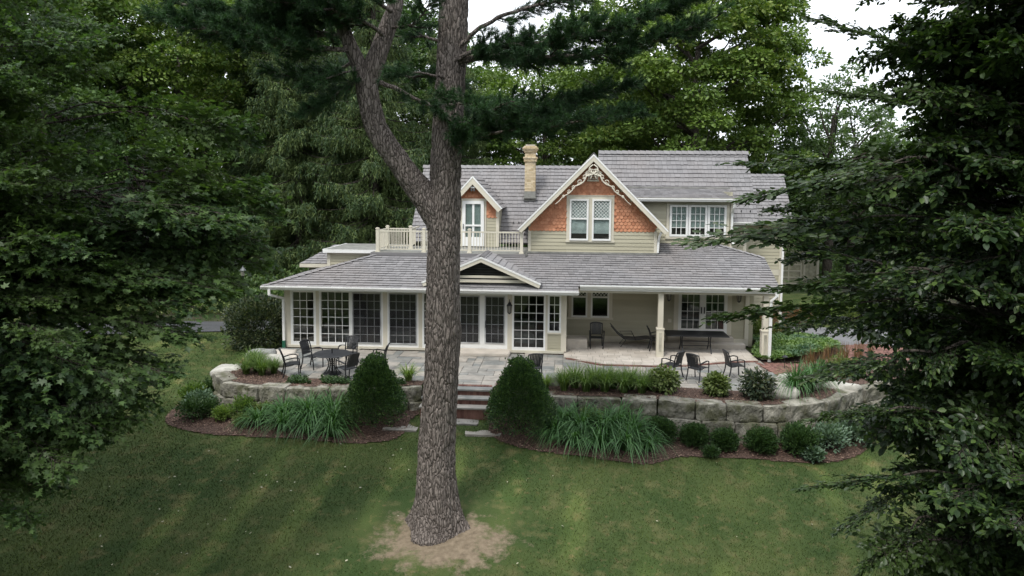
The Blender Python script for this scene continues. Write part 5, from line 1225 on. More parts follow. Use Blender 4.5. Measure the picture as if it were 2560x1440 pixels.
# low plants on the strip before the round table
def scatter(poly, n, zf, size, tm, up=.6, dens=None):
    xs = [p[0] for p in poly]; ys = [p[1] for p in poly]; x = NR.uniform(min(xs), max(xs), n*4); y = NR.uniform(min(ys), max(ys), n*4); ok = inpoly(x, y, poly)
    if dens: ok &= np.array([mnoise.noise(Vector((a*dens[0], b*dens[0], 3.3))) > dens[1] for a, b in zip(x, y)])
    x, y = x[ok][:n], y[ok][:n]; P = np.stack([x, y, zf(x, y)], -1); d = rnd_dirs(len(x)); d[:, 2] = np.abs(d[:, 2])*up
    return leaves(P, d, rnd_dirs(len(x))*.6+np.array([0, 0, 1.]), NR.uniform(.6, 1.3, len(x))*size, *tm)
V, F_, r = scatter([(-10.0, 21.9), (-4.8, 22.25), (-4.7, 22.7), (-9.2, 22.6)], 5000, lambda x, y: .04+.12*NR.rand(len(x))**2, .07, RHOMB, dens=(1.3, -.05))
tag(np_mesh('low_groundcover', V, F_, box_m, r, kind='stuff'), 'thin low green groundcover on the mulch before the round table', 'groundcover')
CB = smooth_poly([(7.4, 26.9), (8.3, 26.75), (9.6, 27.3), (10.7, 28.3), (11.3, 29.4), (10.9, 30.6), (9.8, 31.2), (8.2, 30.6), (7.95, 29), (7.6, 28.2)])
def moundz(x, y): return .10+.22*np.clip(1-((x-9.4)/2.0)**2*.6-((y-29)/2.1)**2*.6, 0, 1)+.10*NR.rand(len(x))
V, F_, r = scatter(CB, 15000, moundz, .12, OVAL, up=.5)
tag(np_mesh('ground_cover', V, F_, cover_m, r, kind='stuff'), 'bright green ground cover mounded beside the porch downspout', 'groundcover'); sheet('soil_bed', CB, -.02, mulchm)
for i, (x, y, s, mt, lb) in enumerate([(8.4, 30.3, 1.3, rhodo, 'yellow-green shrub behind the porch downspout'), (7.9, 31.0, 1.2, box_m, 'green shrub against the side wall by the porch'), (9.2, 30.9, .9, rust_m, 'tan feathery perennial behind the ground cover'), (9.8, 34.2, .9, rust_m, 'rust-red perennial along the drive edge'), (11.4, 34.6, 1.1, rust_m, 'reddish perennial before the air conditioner'), (12.8, 35.2, 1.1, lily_y, 'yellow perennial on the far side of the drive'), (14.3, 35.8, 1.1, rhodo, 'yellow-green perennial at the edge of the far lawn')]):
    shrub('perennial', (x, y, -.05), dict(n=1800, rx=.6*s, ry=.5*s, rz=.42*s, size=.08, tm=OVAL, shell=.9, lump=.35, nz=1.4, up=.9, seed=i+70), mt, lb, 'perennial')
V, F_, r = scatter([(-12.6, 25.6), (-11.3, 25.9), (-11.5, 27), (-12.8, 27)], 900, lambda x, y: lawn_z(x, y)+.08, .09, OVAL)
tag(np_mesh('dry_leaves', V, F_, dry_m, r, kind='stuff'), 'brown dry leaves under the big rhododendron', 'leaves')
for x, y, rzz in [(8.6+.5*R.random()+.25*i, 25.4+.35*i, i) for i in range(8)]:
    pass
V, F_, r = cat([(v+np.array([x, y, 0]), f, q) for (v, f, q), x, y in [(blades(45, .8, .25, .012, .2), 8.6+.42*i, 25.2+.33*i+.2*(i % 2)) for i in range(9)]])
tag(np_mesh('rust_grass', V, F_, rust_m, r), 'row of thin rust-coloured seed stalks beside the brick path', 'grass clump')

# lawn blades and fallen leaves
def blade_field(n, x0, x1, y0, y1, h, w):
    x = NR.uniform(x0, x1, n); y = NR.uniform(y0, y1, n)
    ok = ~inpoly(x, y, TERR) & ~inpoly(x, y, BED_L) & ~inpoly(x, y, BED_R) & (np.hypot((x+2.95)/1.35, (y-15.9)*1.1) > 1.35+.9*NR.rand(n))
    x, y = x[ok], y[ok]; n = len(x); z = lawn_z(x, y); a = NR.rand(n)*2*PI; hh = h*NR.uniform(.5, 1.3, n); ln = hh*NR.uniform(.2, 1.0, n); b = NR.rand(n)*2*PI
    V = np.stack([np.stack([x-w*np.cos(a), y-w*np.sin(a), z], -1), np.stack([x+w*np.cos(a), y+w*np.sin(a), z], -1), np.stack([x+ln*np.cos(b), y+ln*np.sin(b), z+hh], -1)], 1)
    return V.reshape(-1, 3), np.arange(3*n).reshape(n, 3), NR.rand(n)
V, F_, r = cat([blade_field(185000, -15, 13, 11.0, 22.5, .04, .008), blade_field(45000, -27, -11, 13, 34, .06, .013)])
tag(np_mesh('grass', V, F_, bladem, r, kind='stuff'), 'mown lawn grass sloping down from the garden wall', 'grass')
n = 90; x = NR.uniform(-12, 8, n); y = NR.uniform(12, 20, n); x[:45] = NR.uniform(-11, -4, 45)
ok = ~inpoly(x, y, BED_L) & ~inpoly(x, y, BED_R); x, y = x[ok], y[ok]; P = np.stack([x, y, lawn_z(x, y)+.05], -1)
V, F_, r = leaves(P, rnd_dirs(len(x))*np.array([1, 1, .2]), rnd_dirs(len(x))*.4+np.array([0, 0, 1.]), NR.uniform(.04, .08, len(x)), *OVAL)
tag(np_mesh('fallen_leaves', V, F_, MATS.get('pale_leaf') or M('pale_leaf', (.30, .30, .22), (.45, .42, .3)), r, kind='stuff'), 'pale fallen leaves scattered over the shaded lawn', 'leaves')
# ------------------------------------------------------------------ trees
def catmull(pts, n=8):
    P = [np.array(p, float) for p in pts]; P = [2*P[0]-P[1]]+P+[2*P[-1]-P[-2]]; out = []
    for i in range(1, len(P)-2):
        for j in range(n):
            t = j/n; p0, p1, p2, p3 = P[i-1:i+3]
            out.append(.5*((2*p1)+(p2-p0)*t+(2*p0-5*p1+4*p2-p3)*t*t+(3*p1-p0-3*p2+p3)*t**3))
    out.append(P[-2]); return np.array(out)
def bark_tube(path, rads, nseg=64, nring=6, amp=.028, flare=None, knots=(), seed=0):
    """displaced bark surface along a path; returns V, F (quads)"""
    C = catmull([p for p in path], nring); Rr = np.interp(np.linspace(0, 1, len(C)), np.linspace(0, 1, len(rads)), rads); V = []
    T = np.gradient(C, axis=0); T = nrm(T); ref = np.array([0, 1., 0]); 
    L = np.concatenate([[0], np.cumsum(np.linalg.norm(np.diff(C, axis=0), axis=1))])
    for i in range(len(C)):
        a = nrm(np.cross(T[i], ref)); b = np.cross(T[i], a)
        for j in range(nseg):
            th = 2*PI*j/nseg; c, s = math.cos(th), math.sin(th); r = Rr[i]
            q = Vector((c*r*13, s*r*13, L[i]*2.3+seed*9)); d, _ = mnoise.voronoi(q)
            h = min(d[1]-d[0], .35)/.35; big = mnoise.noise(Vector((c*1.2, s*1.2, L[i]*.6+seed)))
            rr_ = r*(1+.06*big)+amp*(h-.6)
            if flare: 
                fl = math.exp(-max(L[i]-.1, 0)/flare[0]); lob = .5+.35*math.cos(th*4+1.0+.8*math.sin(2*th)); rr_ *= 1+flare[1]*fl*(.35+.9*lob*lob)
            for kz, kth, kr, ka in knots:
                dth = (th-kth+PI) % (2*PI)-PI; dd = ((L[i]-kz)/kr)**2+(dth*r/kr)**2; rr_ += ka*math.exp(-dd)*(1-.6*math.exp(-dd*6))
            V.append(C[i]+a*c*rr_+b*s*rr_)
    n = len(C); idx = np.arange(n*nseg).reshape(n, nseg); F_ = np.stack([idx[:-1], np.roll(idx[:-1], -1, 1), np.roll(idx[1:], -1, 1), idx[1:]], -1).reshape(-1, 4)
    return np.array(V), F_
# --- the big white pine -----------------------------------------------------
PX, PY = -2.96, 16.1
pine = empty('pine_tree', (PX, PY, -1.62), label='large forked white pine with plated bark standing alone in the lawn', cat='tree')
def pn(o): o.parent = pine; o.matrix_parent_inverse = Matrix.Translation((-PX, -PY, 1.62)); return o
V1, F1 = bark_tube([(PX, PY, -1.72), (PX+.0, PY, -.9), (-3.0, 16.25, .4), (-2.88, 16.3, 2.4), (-2.84, 16.3, 5.2), (-2.79, 16.3, 7.1), (-2.68, 16.3, 9.0), (-2.6, 16.3, 10.8), (-2.5, 16.35, 14), (-2.45, 16.4, 18)],
                   [.60, .50, .445, .415, .40, .385, .365, .34, .34, .33, .22, .12], nseg=110, nring=34, amp=.032, flare=(.45, .5), knots=((4.75, 4.55, .28, .10), (4.75, 4.0, .3, .05)), seed=1)
o = pn(np_mesh('trunk', V1, F1, pinebark, smooth=True))
V2, F2 = bark_tube([(-2.85, 16.3, 5.55), (-3.07, 16.25, 5.98), (-3.78, 16.2, 6.95), (-4.35, 16.1, 7.79), (-4.56, 16.1, 8.55), (-4.62, 16.1, 9.05)], [.36, .34, .27, .255, .25, .255], nseg=72, nring=30, amp=.024, seed=2)
pn(np_mesh('fork_limb', V2, F2, pinebark, smooth=True))
V3, F3 = bark_tube([(-4.6, 16.1, 8.9), (-4.85, 16.0, 9.5), (-5.05, 15.9, 10.0), (-5.3, 15.8, 10.9), (-5.6, 15.8, 13)], [.2, .17, .15, .13, .1], nseg=40, nring=16, amp=.014, seed=3)
pn(np_mesh('fork_limb', V3, F3, pinebark, smooth=True))
V3, F3 = bark_tube([(-4.6, 16.1, 8.9), (-4.35, 16.1, 9.5), (-4.15, 16.2, 10.1), (-3.95, 16.3, 10.9), (-3.8, 16.3, 13)], [.24, .22, .20, .18, .14], nseg=44, nring=16, amp=.016, seed=4)
pn(np_mesh('fork_limb', V3, F3, pinebark, smooth=True))
# limbs: path, radius, fan half-width, needle density
LIMBS = [
 # right-hand side of the main trunk
 ([(-2.7, 16.2, 9.35), (-1.9, 15.9, 9.42), (-.7, 15.4, 9.32), (.6, 15.0, 9.3), (1.8, 14.8, 9.55), (2.9, 14.6, 9.9)], .085, 1.35, 1.5, .12),
 ([(-2.7, 16.1, 9.35), (-1.7, 15.6, 9.6), (-.5, 15.0, 9.55), (.7, 14.6, 9.7), (1.9, 14.4, 10.1), (2.6, 14.3, 10.4)], .06, 1.1, 2.0, .22),
 ([(-2.6, 16.2, 9.6), (-1.8, 15.7, 10.1), (-.8, 15.2, 10.35), (.4, 14.8, 10.45), (1.5, 14.6, 10.8)], .06, 1.0, .75, .3),
 ([(-2.6, 16.4, 9.3), (-1.7, 16.6, 9.65), (-.6, 17.0, 10.1), (.6, 17.3, 10.6)], .05, 1.0, .6, .3),
 ([(-2.7, 16.4, 7.7), (-2.0, 16.2, 7.9), (-1.1, 16.0, 8.15), (-.2, 15.9, 8.35), (.7, 15.9, 8.6), (1.5, 15.8, 8.8)], .045, 1.15, 2.2, .12),
 ([(-2.7, 16.2, 7.5), (-1.9, 15.6, 7.65), (-1.0, 15.3, 7.75), (-.1, 15.1, 7.85), (.7, 15.1, 8.0), (1.4, 15.2, 8.1)], .045, 1.1, 2.2, .05),
 ([(-2.7, 16.4, 7.9), (-2.0, 17.0, 8.2), (-1.2, 17.4, 8.1), (-.3, 17.8, 8.3)], .04, .8, 1.2, .15),
 ([(-2.6, 15.9, 8.3), (-2.2, 15.1, 8.3), (-1.6, 14.4, 8.1), (-1.1, 13.9, 8.2)], .04, .8, 1.0, .2),
 ([(-2.5, 16.3, 11.3), (-1.2, 15.6, 11.5), (.3, 15.2, 11.5), (1.6, 15, 11.7)], .07, 1.3, 1.0, .2),
 # left-hand side
 ([(-5.0, 15.9, 10.3), (-5.8, 15.4, 10.35), (-6.8, 15.0, 10.3), (-7.8, 14.8, 10.2)], .05, 1.3, 2.0, .1),
 ([(-4.0, 16.1, 10.5), (-4.6, 15.2, 10.75), (-5.4, 14.6, 10.7)], .05, 1.2, 1.6, .1),
 ([(-5.0, 15.9, 9.9), (-5.9, 15.7, 9.95), (-7.0, 15.4, 10.05), (-8.2, 15.2, 10.4), (-9.0, 15.1, 10.7)], .075, 1.3, 1.5, .1),
 ([(-4.9, 15.9, 9.6), (-5.6, 15.3, 9.55), (-6.5, 14.9, 9.6), (-7.6, 14.6, 9.8), (-8.6, 14.4, 10.1)], .06, 1.3, 1.9, .1),
 ([(-4.8, 16.1, 9.4), (-5.4, 16.4, 9.25), (-6.3, 16.7, 9.15), (-7.3, 17.0, 9.3)], .045, 1.0, 1.4, .15),
 ([(-4.7, 16.0, 8.95), (-5.0, 15.8, 8.75), (-5.5, 15.6, 8.35), (-6.0, 15.5, 8.1)], .035, .62, 2.6, .1),
 ([(-4.7, 15.9, 9.2), (-5.2, 15.3, 8.9), (-5.7, 14.9, 8.6)], .03, .5, 1.4, .2),
 ([(-4.1, 16.1, 9.9), (-4.6, 15.4, 10.2), (-5.3, 14.9, 10.3), (-6.4, 14.6, 10.4)], .05, 1.2, 1.5, .15),
 ([(-4.2, 16.2, 10.2), (-3.6, 15.9, 10.1), (-3.2, 15.6, 10.3), (-2.9, 15.2, 10.6)], .04, .7, .8, .2),
 ([(-4.4, 16.2, 8.95), (-3.9, 16.0, 8.75), (-3.4, 15.8, 8.5), (-3.0, 15.75, 8.3), (-2.5, 15.7, 7.9), (-2.2, 15.7, 7.6)], .06, .65, .8, .25),
 ([(-4.3, 16.3, 9.3), (-3.8, 16.8, 9.15), (-3.3, 17.2, 9.2), (-2.5, 17.6, 9.1)], .04, .7, 1.0, .3),
 ([(-2.8, 16.0, 9.0), (-3.3, 15.3, 9.0), (-3.8, 14.8, 8.9)], .035, .6, .8, .3),
 ([(-3.0, 16.4, 9.9), (-3.5, 16.9, 10.1), (-4.2, 17.3, 10.2)], .04, .8, .8, .3),
 ([(-5.4, 15.8, 10.9), (-6.4, 15.6, 11.2), (-7.8, 15.3, 11.5), (-9.4, 15.2, 11.6)], .06, 1.4, 1.3, .2),
 ([(-5.4, 15.8, 11.2), (-5.6, 14.6, 11.3), (-5.6, 13.2, 11.0), (-5.5, 12.2, 10.9)], .06, 1.2, 1.0, .2),
 # above the frame: they shade the trunk and the lawn
 ([(-2.5, 16.3, 12.5), (-2.0, 14.8, 12.7), (-1.8, 13.2, 12.6), (-1.6, 11.6, 12.6)], .07, 1.4, .8, .2),
 ([(-2.5, 16.3, 13.6), (-.8, 16.0, 13.9), (1.0, 15.8, 14.0), (2.6, 15.6, 14.2)], .07, 1.5, .7, .2),
 ([(-5.6, 15.8, 12.8), (-7.2, 15.5, 13.0), (-9.0, 15.2, 13.2)], .06, 1.5, .7, .2),
 ([(-3.8, 16.3, 12.8), (-4.2, 14.6, 13.2), (-4.4, 12.8, 13.4)], .06, 1.4, .7, .2),
 ([(-2.5, 16.3, 12.8), (-2.2, 18.0, 13.1), (-2.0, 19.8, 13.2)], .06, 1.4, .7, .2),
 ([(-2.5, 16.3, 15), (-1.0, 15.3, 15.4), (.6, 14.6, 15.6)], .06, 1.4, .6, .2), ([(-2.5, 16.3, 15.6), (-4.2, 15.6, 15.9), (-6.0, 15, 16)], .06, 1.4, .6, .2), ([(-2.5, 16.3, 16.6), (-2.6, 17.8, 17), (-2.6, 19.2, 17)], .05, 1.3, .6, .2)]
tw = MB(); TP, TD = [], []
for pts, rad, fan, dens, bare in LIMBS:
    C = catmull(pts, 7); n = len(C); L = np.linalg.norm(np.diff(C, axis=0), axis=1).sum()
    mb = MB(); mb.tube([tuple(c+NR.randn(3)*.012) for c in C], [rad*(1-.82*i/(n-1)) for i in range(n)], 7); pn(mb.build('limb', pinebark, smooth=True))
    for k in range(int(L*12*dens**.5)):
        t = bare+(1-bare)*NR.rand(); i = min(int(t*(n-1)), n-2); p = C[i]+(C[i+1]-C[i])*((t*(n-1)) % 1); d = nrm(C[i+1]-C[i]); side = nrm(np.cross(d, [0, 0, 1.]))*(1 if k % 2 else -1)
        ln = fan*(1.1-.75*t)*NR.uniform(.45, 1.1); dr = nrm(d*NR.uniform(.35, 1.1)+side*NR.uniform(.5, 1.1)+np.array([0, 0, NR.uniform(-.25, .45)]))
        q = p+dr*ln; mid = p+dr*ln*.5+np.array([0, 0, -.05*ln]); tw.tube([p, mid, q], [.012+.012*ln, .010, .004], 4, cap=False)
        m_ = max(3, int(ln*11*dens**.5))
        for j in range(m_):
            s = .22+.78*(j+NR.rand())/m_; b = p+(q-p)*s+np.array([0, 0, -.05*ln*math.sin(s*PI)]); e = nrm(dr+NR.randn(3)*.75+np.array([0, 0, .35]))*NR.uniform(.06, .26); c = b+e
            tw.tube([b, c], [.005, .003], 3, cap=False); TP.append(c); TD.append(nrm(e+dr*.2)); TP.append((b+c)/2); TD.append(nrm(e+dr*.2))
        TP.append(q); TD.append(dr)
    TP.append(C[-1]); TD.append(nrm(C[-1]-C[-2]))
pn(tw.build('twigs', bark, kind='stuff'))
TP, TD = np.array(TP), np.array(TD); NN = 26; T = len(TP)
base = np.repeat(TP, NN, 0); dr = nrm(np.repeat(TD, NN, 0)+NR.randn(T*NN, 3)*.55); ln = NR.uniform(.10, .17, T*NN)[:, None]; sd = nrm(np.cross(dr, NR.randn(T*NN, 3)))*.0055
base = base-np.repeat(TD, NN, 0)*NR.rand(T*NN, 1)*.08
V = np.stack([base-sd, base+sd, base+dr*ln], 1).reshape(-1, 3)
pn(np_mesh('needles', V, np.arange(3*T*NN).reshape(-1, 3), pineneedle, np.repeat(NR.rand(T), NN), kind=None))
print('pine needles', T*NN)

# --- leafy boughs for the two near trees -------------------------------------
def bough(P0, P1, sag, fan, nside, leaf, per, up=.0, tipless=0):
    """a bough from P0 to P1: side twigs in a flat spray with leaves along them; returns leaf pos, dir, normal and twig paths"""
    P0, P1 = np.array(P0, float), np.array(P1, float); n = 9; t = np.linspace(0, 1, n)[:, None]; C = P0+(P1-P0)*t; C[:, 2] += sag*4*(t[:, 0]*(1-t[:, 0])); C[1:-1] += NR.randn(n-2, 3)*.04
    L = np.linalg.norm(P1-P0); pos, di, no, tws = [], [], [], [(C, .010+.006*L)]
    plane = nrm(np.array([NR.randn()*.25, NR.randn()*.25, 1.]))
    for k in range(nside):
        s = .12+.88*(k+NR.rand())/nside; i = min(int(s*(n-1)), n-2); p = C[i]+(C[i+1]-C[i])*((s*(n-1)) % 1); d = nrm(C[i+1]-C[i]); side = nrm(np.cross(plane, d))*(1 if k % 2 else -1)
        ln = fan*(1.15-.8*s)*NR.uniform(.6, 1.2); dd = nrm(d*NR.uniform(.6, 1.1)+side*NR.uniform(.5, 1.0)+plane*NR.uniform(-.25, .25)+np.array([0, 0, -.12])); q = p+dd*ln
        tws.append((np.array([p, (p+q)/2+np.array([0, 0, .03*ln]), q]), .007)); m_ = max(2, int(ln*per))
        for j in range(m_):
            u = .1+.9*(j+.5)/m_; b = p+(q-p)*u; sd2 = nrm(np.cross(plane, dd))*(1 if j % 2 else -1); ld = nrm(dd*.9+sd2*NR.uniform(.5, 1.3)+NR.randn(3)*.28+np.array([0, 0, -.22]))
            pos.append(b); di.append(ld); no.append(plane+NR.randn(3)*.38)
        pos.append(q); di.append(nrm(dd+np.array([0, 0, -.2]))); no.append(plane+NR.randn(3)*.25)
    m_ = int(L*per*.3)
    for j in range(m_):
        u = .3+.7*j/m_; i = min(int(u*(n-1)), n-2); b = C[i]+(C[i+1]-C[i])*((u*(n-1)) % 1); pos.append(b); di.append(nrm(P1-P0+NR.randn(3)*L*.5)); no.append(plane+NR.randn(3)*.3)
    return pos, di, no, tws
def bough_mesh(fan, nside, tmpl, lsize, per, leafmat, bk, L=2.0, sub2=True):
    """one leafy bough lying along +X, L long, with side twigs that branch once more"""
    p, d, n, tws = bough((0, 0, 0), (L, 0, 0), .05, fan, nside, None, per)
    if sub2:
        for path, r in list(tws[1:]):
            for k in range(2):
                u = NR.uniform(.2, .8); b = path[0]+(path[-1]-path[0])*u; v = path[-1]-path[0]; e = b+(nrm(v)+NR.randn(3)*np.array([.6, .6, .45]))*np.linalg.norm(v)*NR.uniform(.3, .55); tws.append((np.array([b, e]), .004))
                m_ = max(2, int(np.linalg.norm(e-b)*per*1.1))
                for j in range(m_): p.append(b+(e-b)*(j+.6)/m_); d.append(nrm(nrm(e-b)+NR.randn(3)*.6+np.array([0, 0, -.2]))); n.append(np.array([0, 0, 1.])+NR.randn(3)*.45)
    P, D2, N = map(np.array, (p, d, n)); V, F_, r = leaves(P, D2, N, NR.uniform(.6, 1.2, len(P))*lsize, *tmpl)
    tb = MB()
    for path, r_ in tws: tb.tube([tuple(q) for q in path], list(np.linspace(r_*.8, r_*.25, len(path))), 3, cap=False)
    qa = np.array(tb.f); tri = np.concatenate([qa[:, [0, 1, 2]], qa[:, [0, 2, 3]]])+len(V); Vt = np.concatenate([V, np.array(tb.v)]); Ft = np.concatenate([F_, tri])
    o = np_mesh('bough', Vt, Ft, leafmat, np.concatenate([r, np.zeros(len(tri))])); o.data.materials.append(bk)
    mi = np.zeros(len(Ft), dtype=np.int32); mi[len(F_):] = 1; o.data.polygons.foreach_set('material_index', mi); me = o.data; bpy.data.objects.remove(o); return me, len(P)
def near_tree(name, label, loc, trunk, trad, boughs, meshes, bk=bark):
    root = empty(name, loc, label=label, cat='tree'); inv = Matrix.Translation(-Vector(loc)); 
    ct = catmull(trunk, 5); mb = MB(); mb.tube([tuple(c) for c in ct], list(np.linspace(trad, trad*.25, len(ct))), 14); o = mb.build('trunk', bk, root, smooth=True); o.matrix_parent_inverse = inv
    tb = MB(); n = 0
    boughs = sorted(boughs, key=lambda q: float(np.linalg.norm(np.array(q[1])-np.array([0, 0, 6.5]))))
    for i, (P0, P1, sag, fan, ns) in enumerate(boughs):
        me, k = meshes[NR.randint(len(meshes))]; P0, P1 = Vector(P0), Vector(P1); d = P1-P0; L = d.length; n += k
        x = d.normalized(); z = Vector((NR.randn()*.22, NR.randn()*.22, 1)); y = z.cross(x).normalized(); z = x.cross(y)
        o = bpy.data.objects.new('bough', me); COL.objects.link(o); o.parent = root; o.matrix_parent_inverse = inv; s = L/2
        M4 = Matrix((x, y, z)).transposed().to_4x4(); M4.translation = P0; sw = min(1.25, max(.8, s))*(1 if fan > .46 else .42 if fan < .3 else .8); o.matrix_basis = M4 @ Matrix.Diagonal((s, sw*(1 if NR.rand() > .5 else -1), sw, 1))
        q = Vector(ct[np.argmin(np.abs(ct[:, 2]-(P0.z-1.4)))]); j = lambda: Vector(NR.randn(3)*.09)
        tb.tube([tuple(c) for c in catmull([q, q.lerp(P0, .3)+j()+Vector((0, 0, .12)), q.lerp(P0, .68)+j()+Vector((0, 0, .06)), P0, P0+d*.25], 3)], list(np.linspace(.034, .008, 13)), 5, cap=False)
    o = tb.build('branches', bk, root, kind='stuff'); o.matrix_parent_inverse = inv
    print(name, len(boughs), 'boughs', n, 'leaves'); return root
def crown_boughs(n, ells, trunk, ns, blen, fan, keep=None):
    out = []; tr = np.array(catmull(trunk, 5))
    while len(out) < n:
        e = ells[NR.randint(len(ells))]; c, r = np.array(e[0]), np.array(e[1]); d = nrm(NR.randn(3)); 
        tip = c+d*r*NR.uniform(.45, 1.0)
        if keep is not None and not keep(tip): continue
        cen = tr[np.argmin(np.linalg.norm(tr-(tip-np.array([0, 0, .6])), axis=1))]; v = tip-cen; L = np.linalg.norm(v); b = tip-v/max(L, .1)*min(blen*NR.uniform(.7, 1.2), L*.9); b[2] += NR.uniform(-.1, .35)
        out.append((b, tip, .06*blen, fan*NR.uniform(.7, 1.2), ns))
    return out
# silver-leaved maple, left, its trunk out of frame
MT = [(-12.6, 12.3, -2.3), (-12.5, 12.2, 2), (-12.3, 12.1, 6), (-12.1, 12.1, 10), (-12, 12, 14)]
mells = [((-10.8, 12.3, 9.2), (2.7, 3.0, 2.9)), ((-10.5, 12.3, 6.4), (3.1, 3.1, 2.0)), ((-10.3, 12.2, 4.3), (3.2, 3.1, 1.9)), ((-9.9, 11.6, 2.2), (2.8, 2.8, 1.6)), ((-10.5, 12.1, 5.4), (2.9, 2.9, 2.2))]
def visible_m(p): return p[1] > 7.5 and p[0] > -1.02*p[1]-.3 and p[2] < 11.6
mb_ = crown_boughs(262, mells, MT, 14, 2.0, .62, visible_m)
for tip in [(-6.3, 14.3, 6.1), (-6.0, 14.0, 5.2), (-6.7, 14.2, 5.6), (-6.6, 14.6, 6.8), (-6.9, 13.4, 4.7), (-7.0, 12.9, 4.2), (-7.3, 13.0, 4.4), (-7.1, 12.2, 3.7), (-7.7, 12.4, 3.2), (-6.9, 14.8, 7.6), (-7.4, 11.2, 3.0), (-7.9, 11.0, 2.4), (-8.3, 10.6, 1.8), (-7.2, 13.9, 5.0), (-6.3, 13.4, 5.9)]:
    for k in range(2):
        tp = np.array(tip)+NR.randn(3)*.18; b = tp+nrm(np.array([-12.8, 12, tp[2]+1.2])-tp)*NR.uniform(2.4, 3.4); mb_.append((b, tp, .25, .6, 18))
near_tree('maple_tree', 'near maple with dark lobed leaves whose boughs hang over the lawn opposite the elm', (-12.6, 12.3, -2.3), MT, .38, mb_, [bough_mesh(.8, 38, MAPLE, .102, 16, maple_near, bark) for _ in range(10)])
# elm on the right
ET = [(7.9, 9.9, -2.6), (7.7, 9.8, 1), (7.5, 9.7, 5), (7.3, 9.7, 9), (7.2, 9.8, 13)]
eells = [((5.6, 9.4, 8.9), (2.3, 2.6, 2.6)), ((6.0, 9.4, 6.2), (2.3, 2.7, 2.2)), ((5.9, 9.3, 4.2), (2.2, 2.6, 2.0)), ((5.6, 8.9, 2.5), (2.0, 2.5, 1.8)), ((5.9, 9.3, 7.4), (2.3, 2.7, 2.6))]
eb_ = crown_boughs(245, eells, ET, 14, 1.7, .52, lambda p: p[0] < .66*p[1]+.5 and p[2] < 11.6)
for a, b in [((4.0, 8.9, 6.2), (1.75, 9.0, 5.85)), ((4.2, 8.6, 6.9), (2.2, 8.6, 6.4)), ((4.0, 9.3, 6.9), (2.35, 9.4, 6.85)), ((3.9, 8.8, 5.6), (2.45, 8.9, 5.9)), ((4.2, 8.4, 5.6), (2.5, 8.4, 5.35)), ((4.1, 8.7, 5.2), (2.1, 8.8, 4.95)), ((4.3, 9.0, 8.2), (3.0, 9.2, 8.65)), ((4.3, 9.0, 9.2), (3.2, 9.2, 9.05)),
             ((4.0, 9.2, 4.9), (2.9, 9.3, 4.7)), ((4.2, 8.6, 4.6), (3.0, 8.7, 4.2)), ((4.2, 8.6, 3.9), (3.1, 8.8, 3.65)), ((4.4, 8.4, 3.2), (3.0, 8.4, 2.95)), ((4.3, 8.6, 7.5), (3.1, 8.8, 7.7)), ((4.4, 8.6, 3.0), (3.4, 8.5, 2.4)), ((4.2, 9.0, 5.9), (2.9, 9.2, 5.6)), ((4.2, 9.4, 6.3), (2.8, 9.6, 6.25)), ((4.4, 8.5, 2.6), (3.5, 8.3, 1.9))]:
    eb_.append((a, b, .12, .28, 16)); eb_.append((np.array(a)+np.array([.9, .1, 0])+NR.randn(3)*.15, np.array(b)+np.array([1.1, .1, .1])+NR.randn(3)*.12, .1, .4, 14))
near_tree('elm_tree', 'near elm with dark oval leaves filling the side of the view opposite the maple', (7.9, 9.9, -2.6), ET, .34, eb_, [bough_mesh(.74, 42, OVAL, .122, 19, elm_near, bark) for _ in range(10)])

# --- forest behind -----------------------------------------------------------
def decid_mesh(nclump, per, size, seed, crown=(5.5, 5.5, 6.5), clump=1.15, lo=-.75, flat=.62):
    """a broadleaf crown: domed clumps of leaves on the outer part of a lumpy ellipsoid (origin at its centre)"""
    st = NR.get_state(); NR.seed(seed); c = rnd_dirs(nclump*3); c = c[c[:, 2] > lo][:nclump]
    lum = np.array([mnoise.noise(Vector(v)*1.7+Vector((seed*3.7, 0, 0))) for v in c]); cen = c*np.array(crown)*((.45+.55*NR.rand(len(c))**.45)*(1+.45*lum))[:, None]
    cr = clump*NR.uniform(.6, 1.35, len(c)); tone = NR.rand(len(c))
    ci = np.repeat(np.arange(len(c)), per); d = rnd_dirs(len(ci)); d[:, 2] = np.abs(d[:, 2])*1.0-.18; d = nrm(d); rad = cr[ci]*(.72+.33*NR.rand(len(ci)))
    P = cen[ci]+d*np.array([1, 1, flat])*rad[:, None]; dr = d+NR.randn(len(ci), 3)*.5+np.array([0, 0, -.35]); N = d*.7+NR.randn(len(ci), 3)*.4+np.array([0, 0, .6])
    rnd = np.clip(tone[ci]*.55+.45*NR.rand(len(ci)), 0, .999)
    V, F_, r = leaves(P, dr, N, NR.uniform(.7, 1.3, len(ci))*size, *RHOMB, rnd=rnd); NR.set_state(st)
    o = np_mesh('crown', V, F_, maple_far, r); me = o.data; bpy.data.objects.remove(o); return me, cen
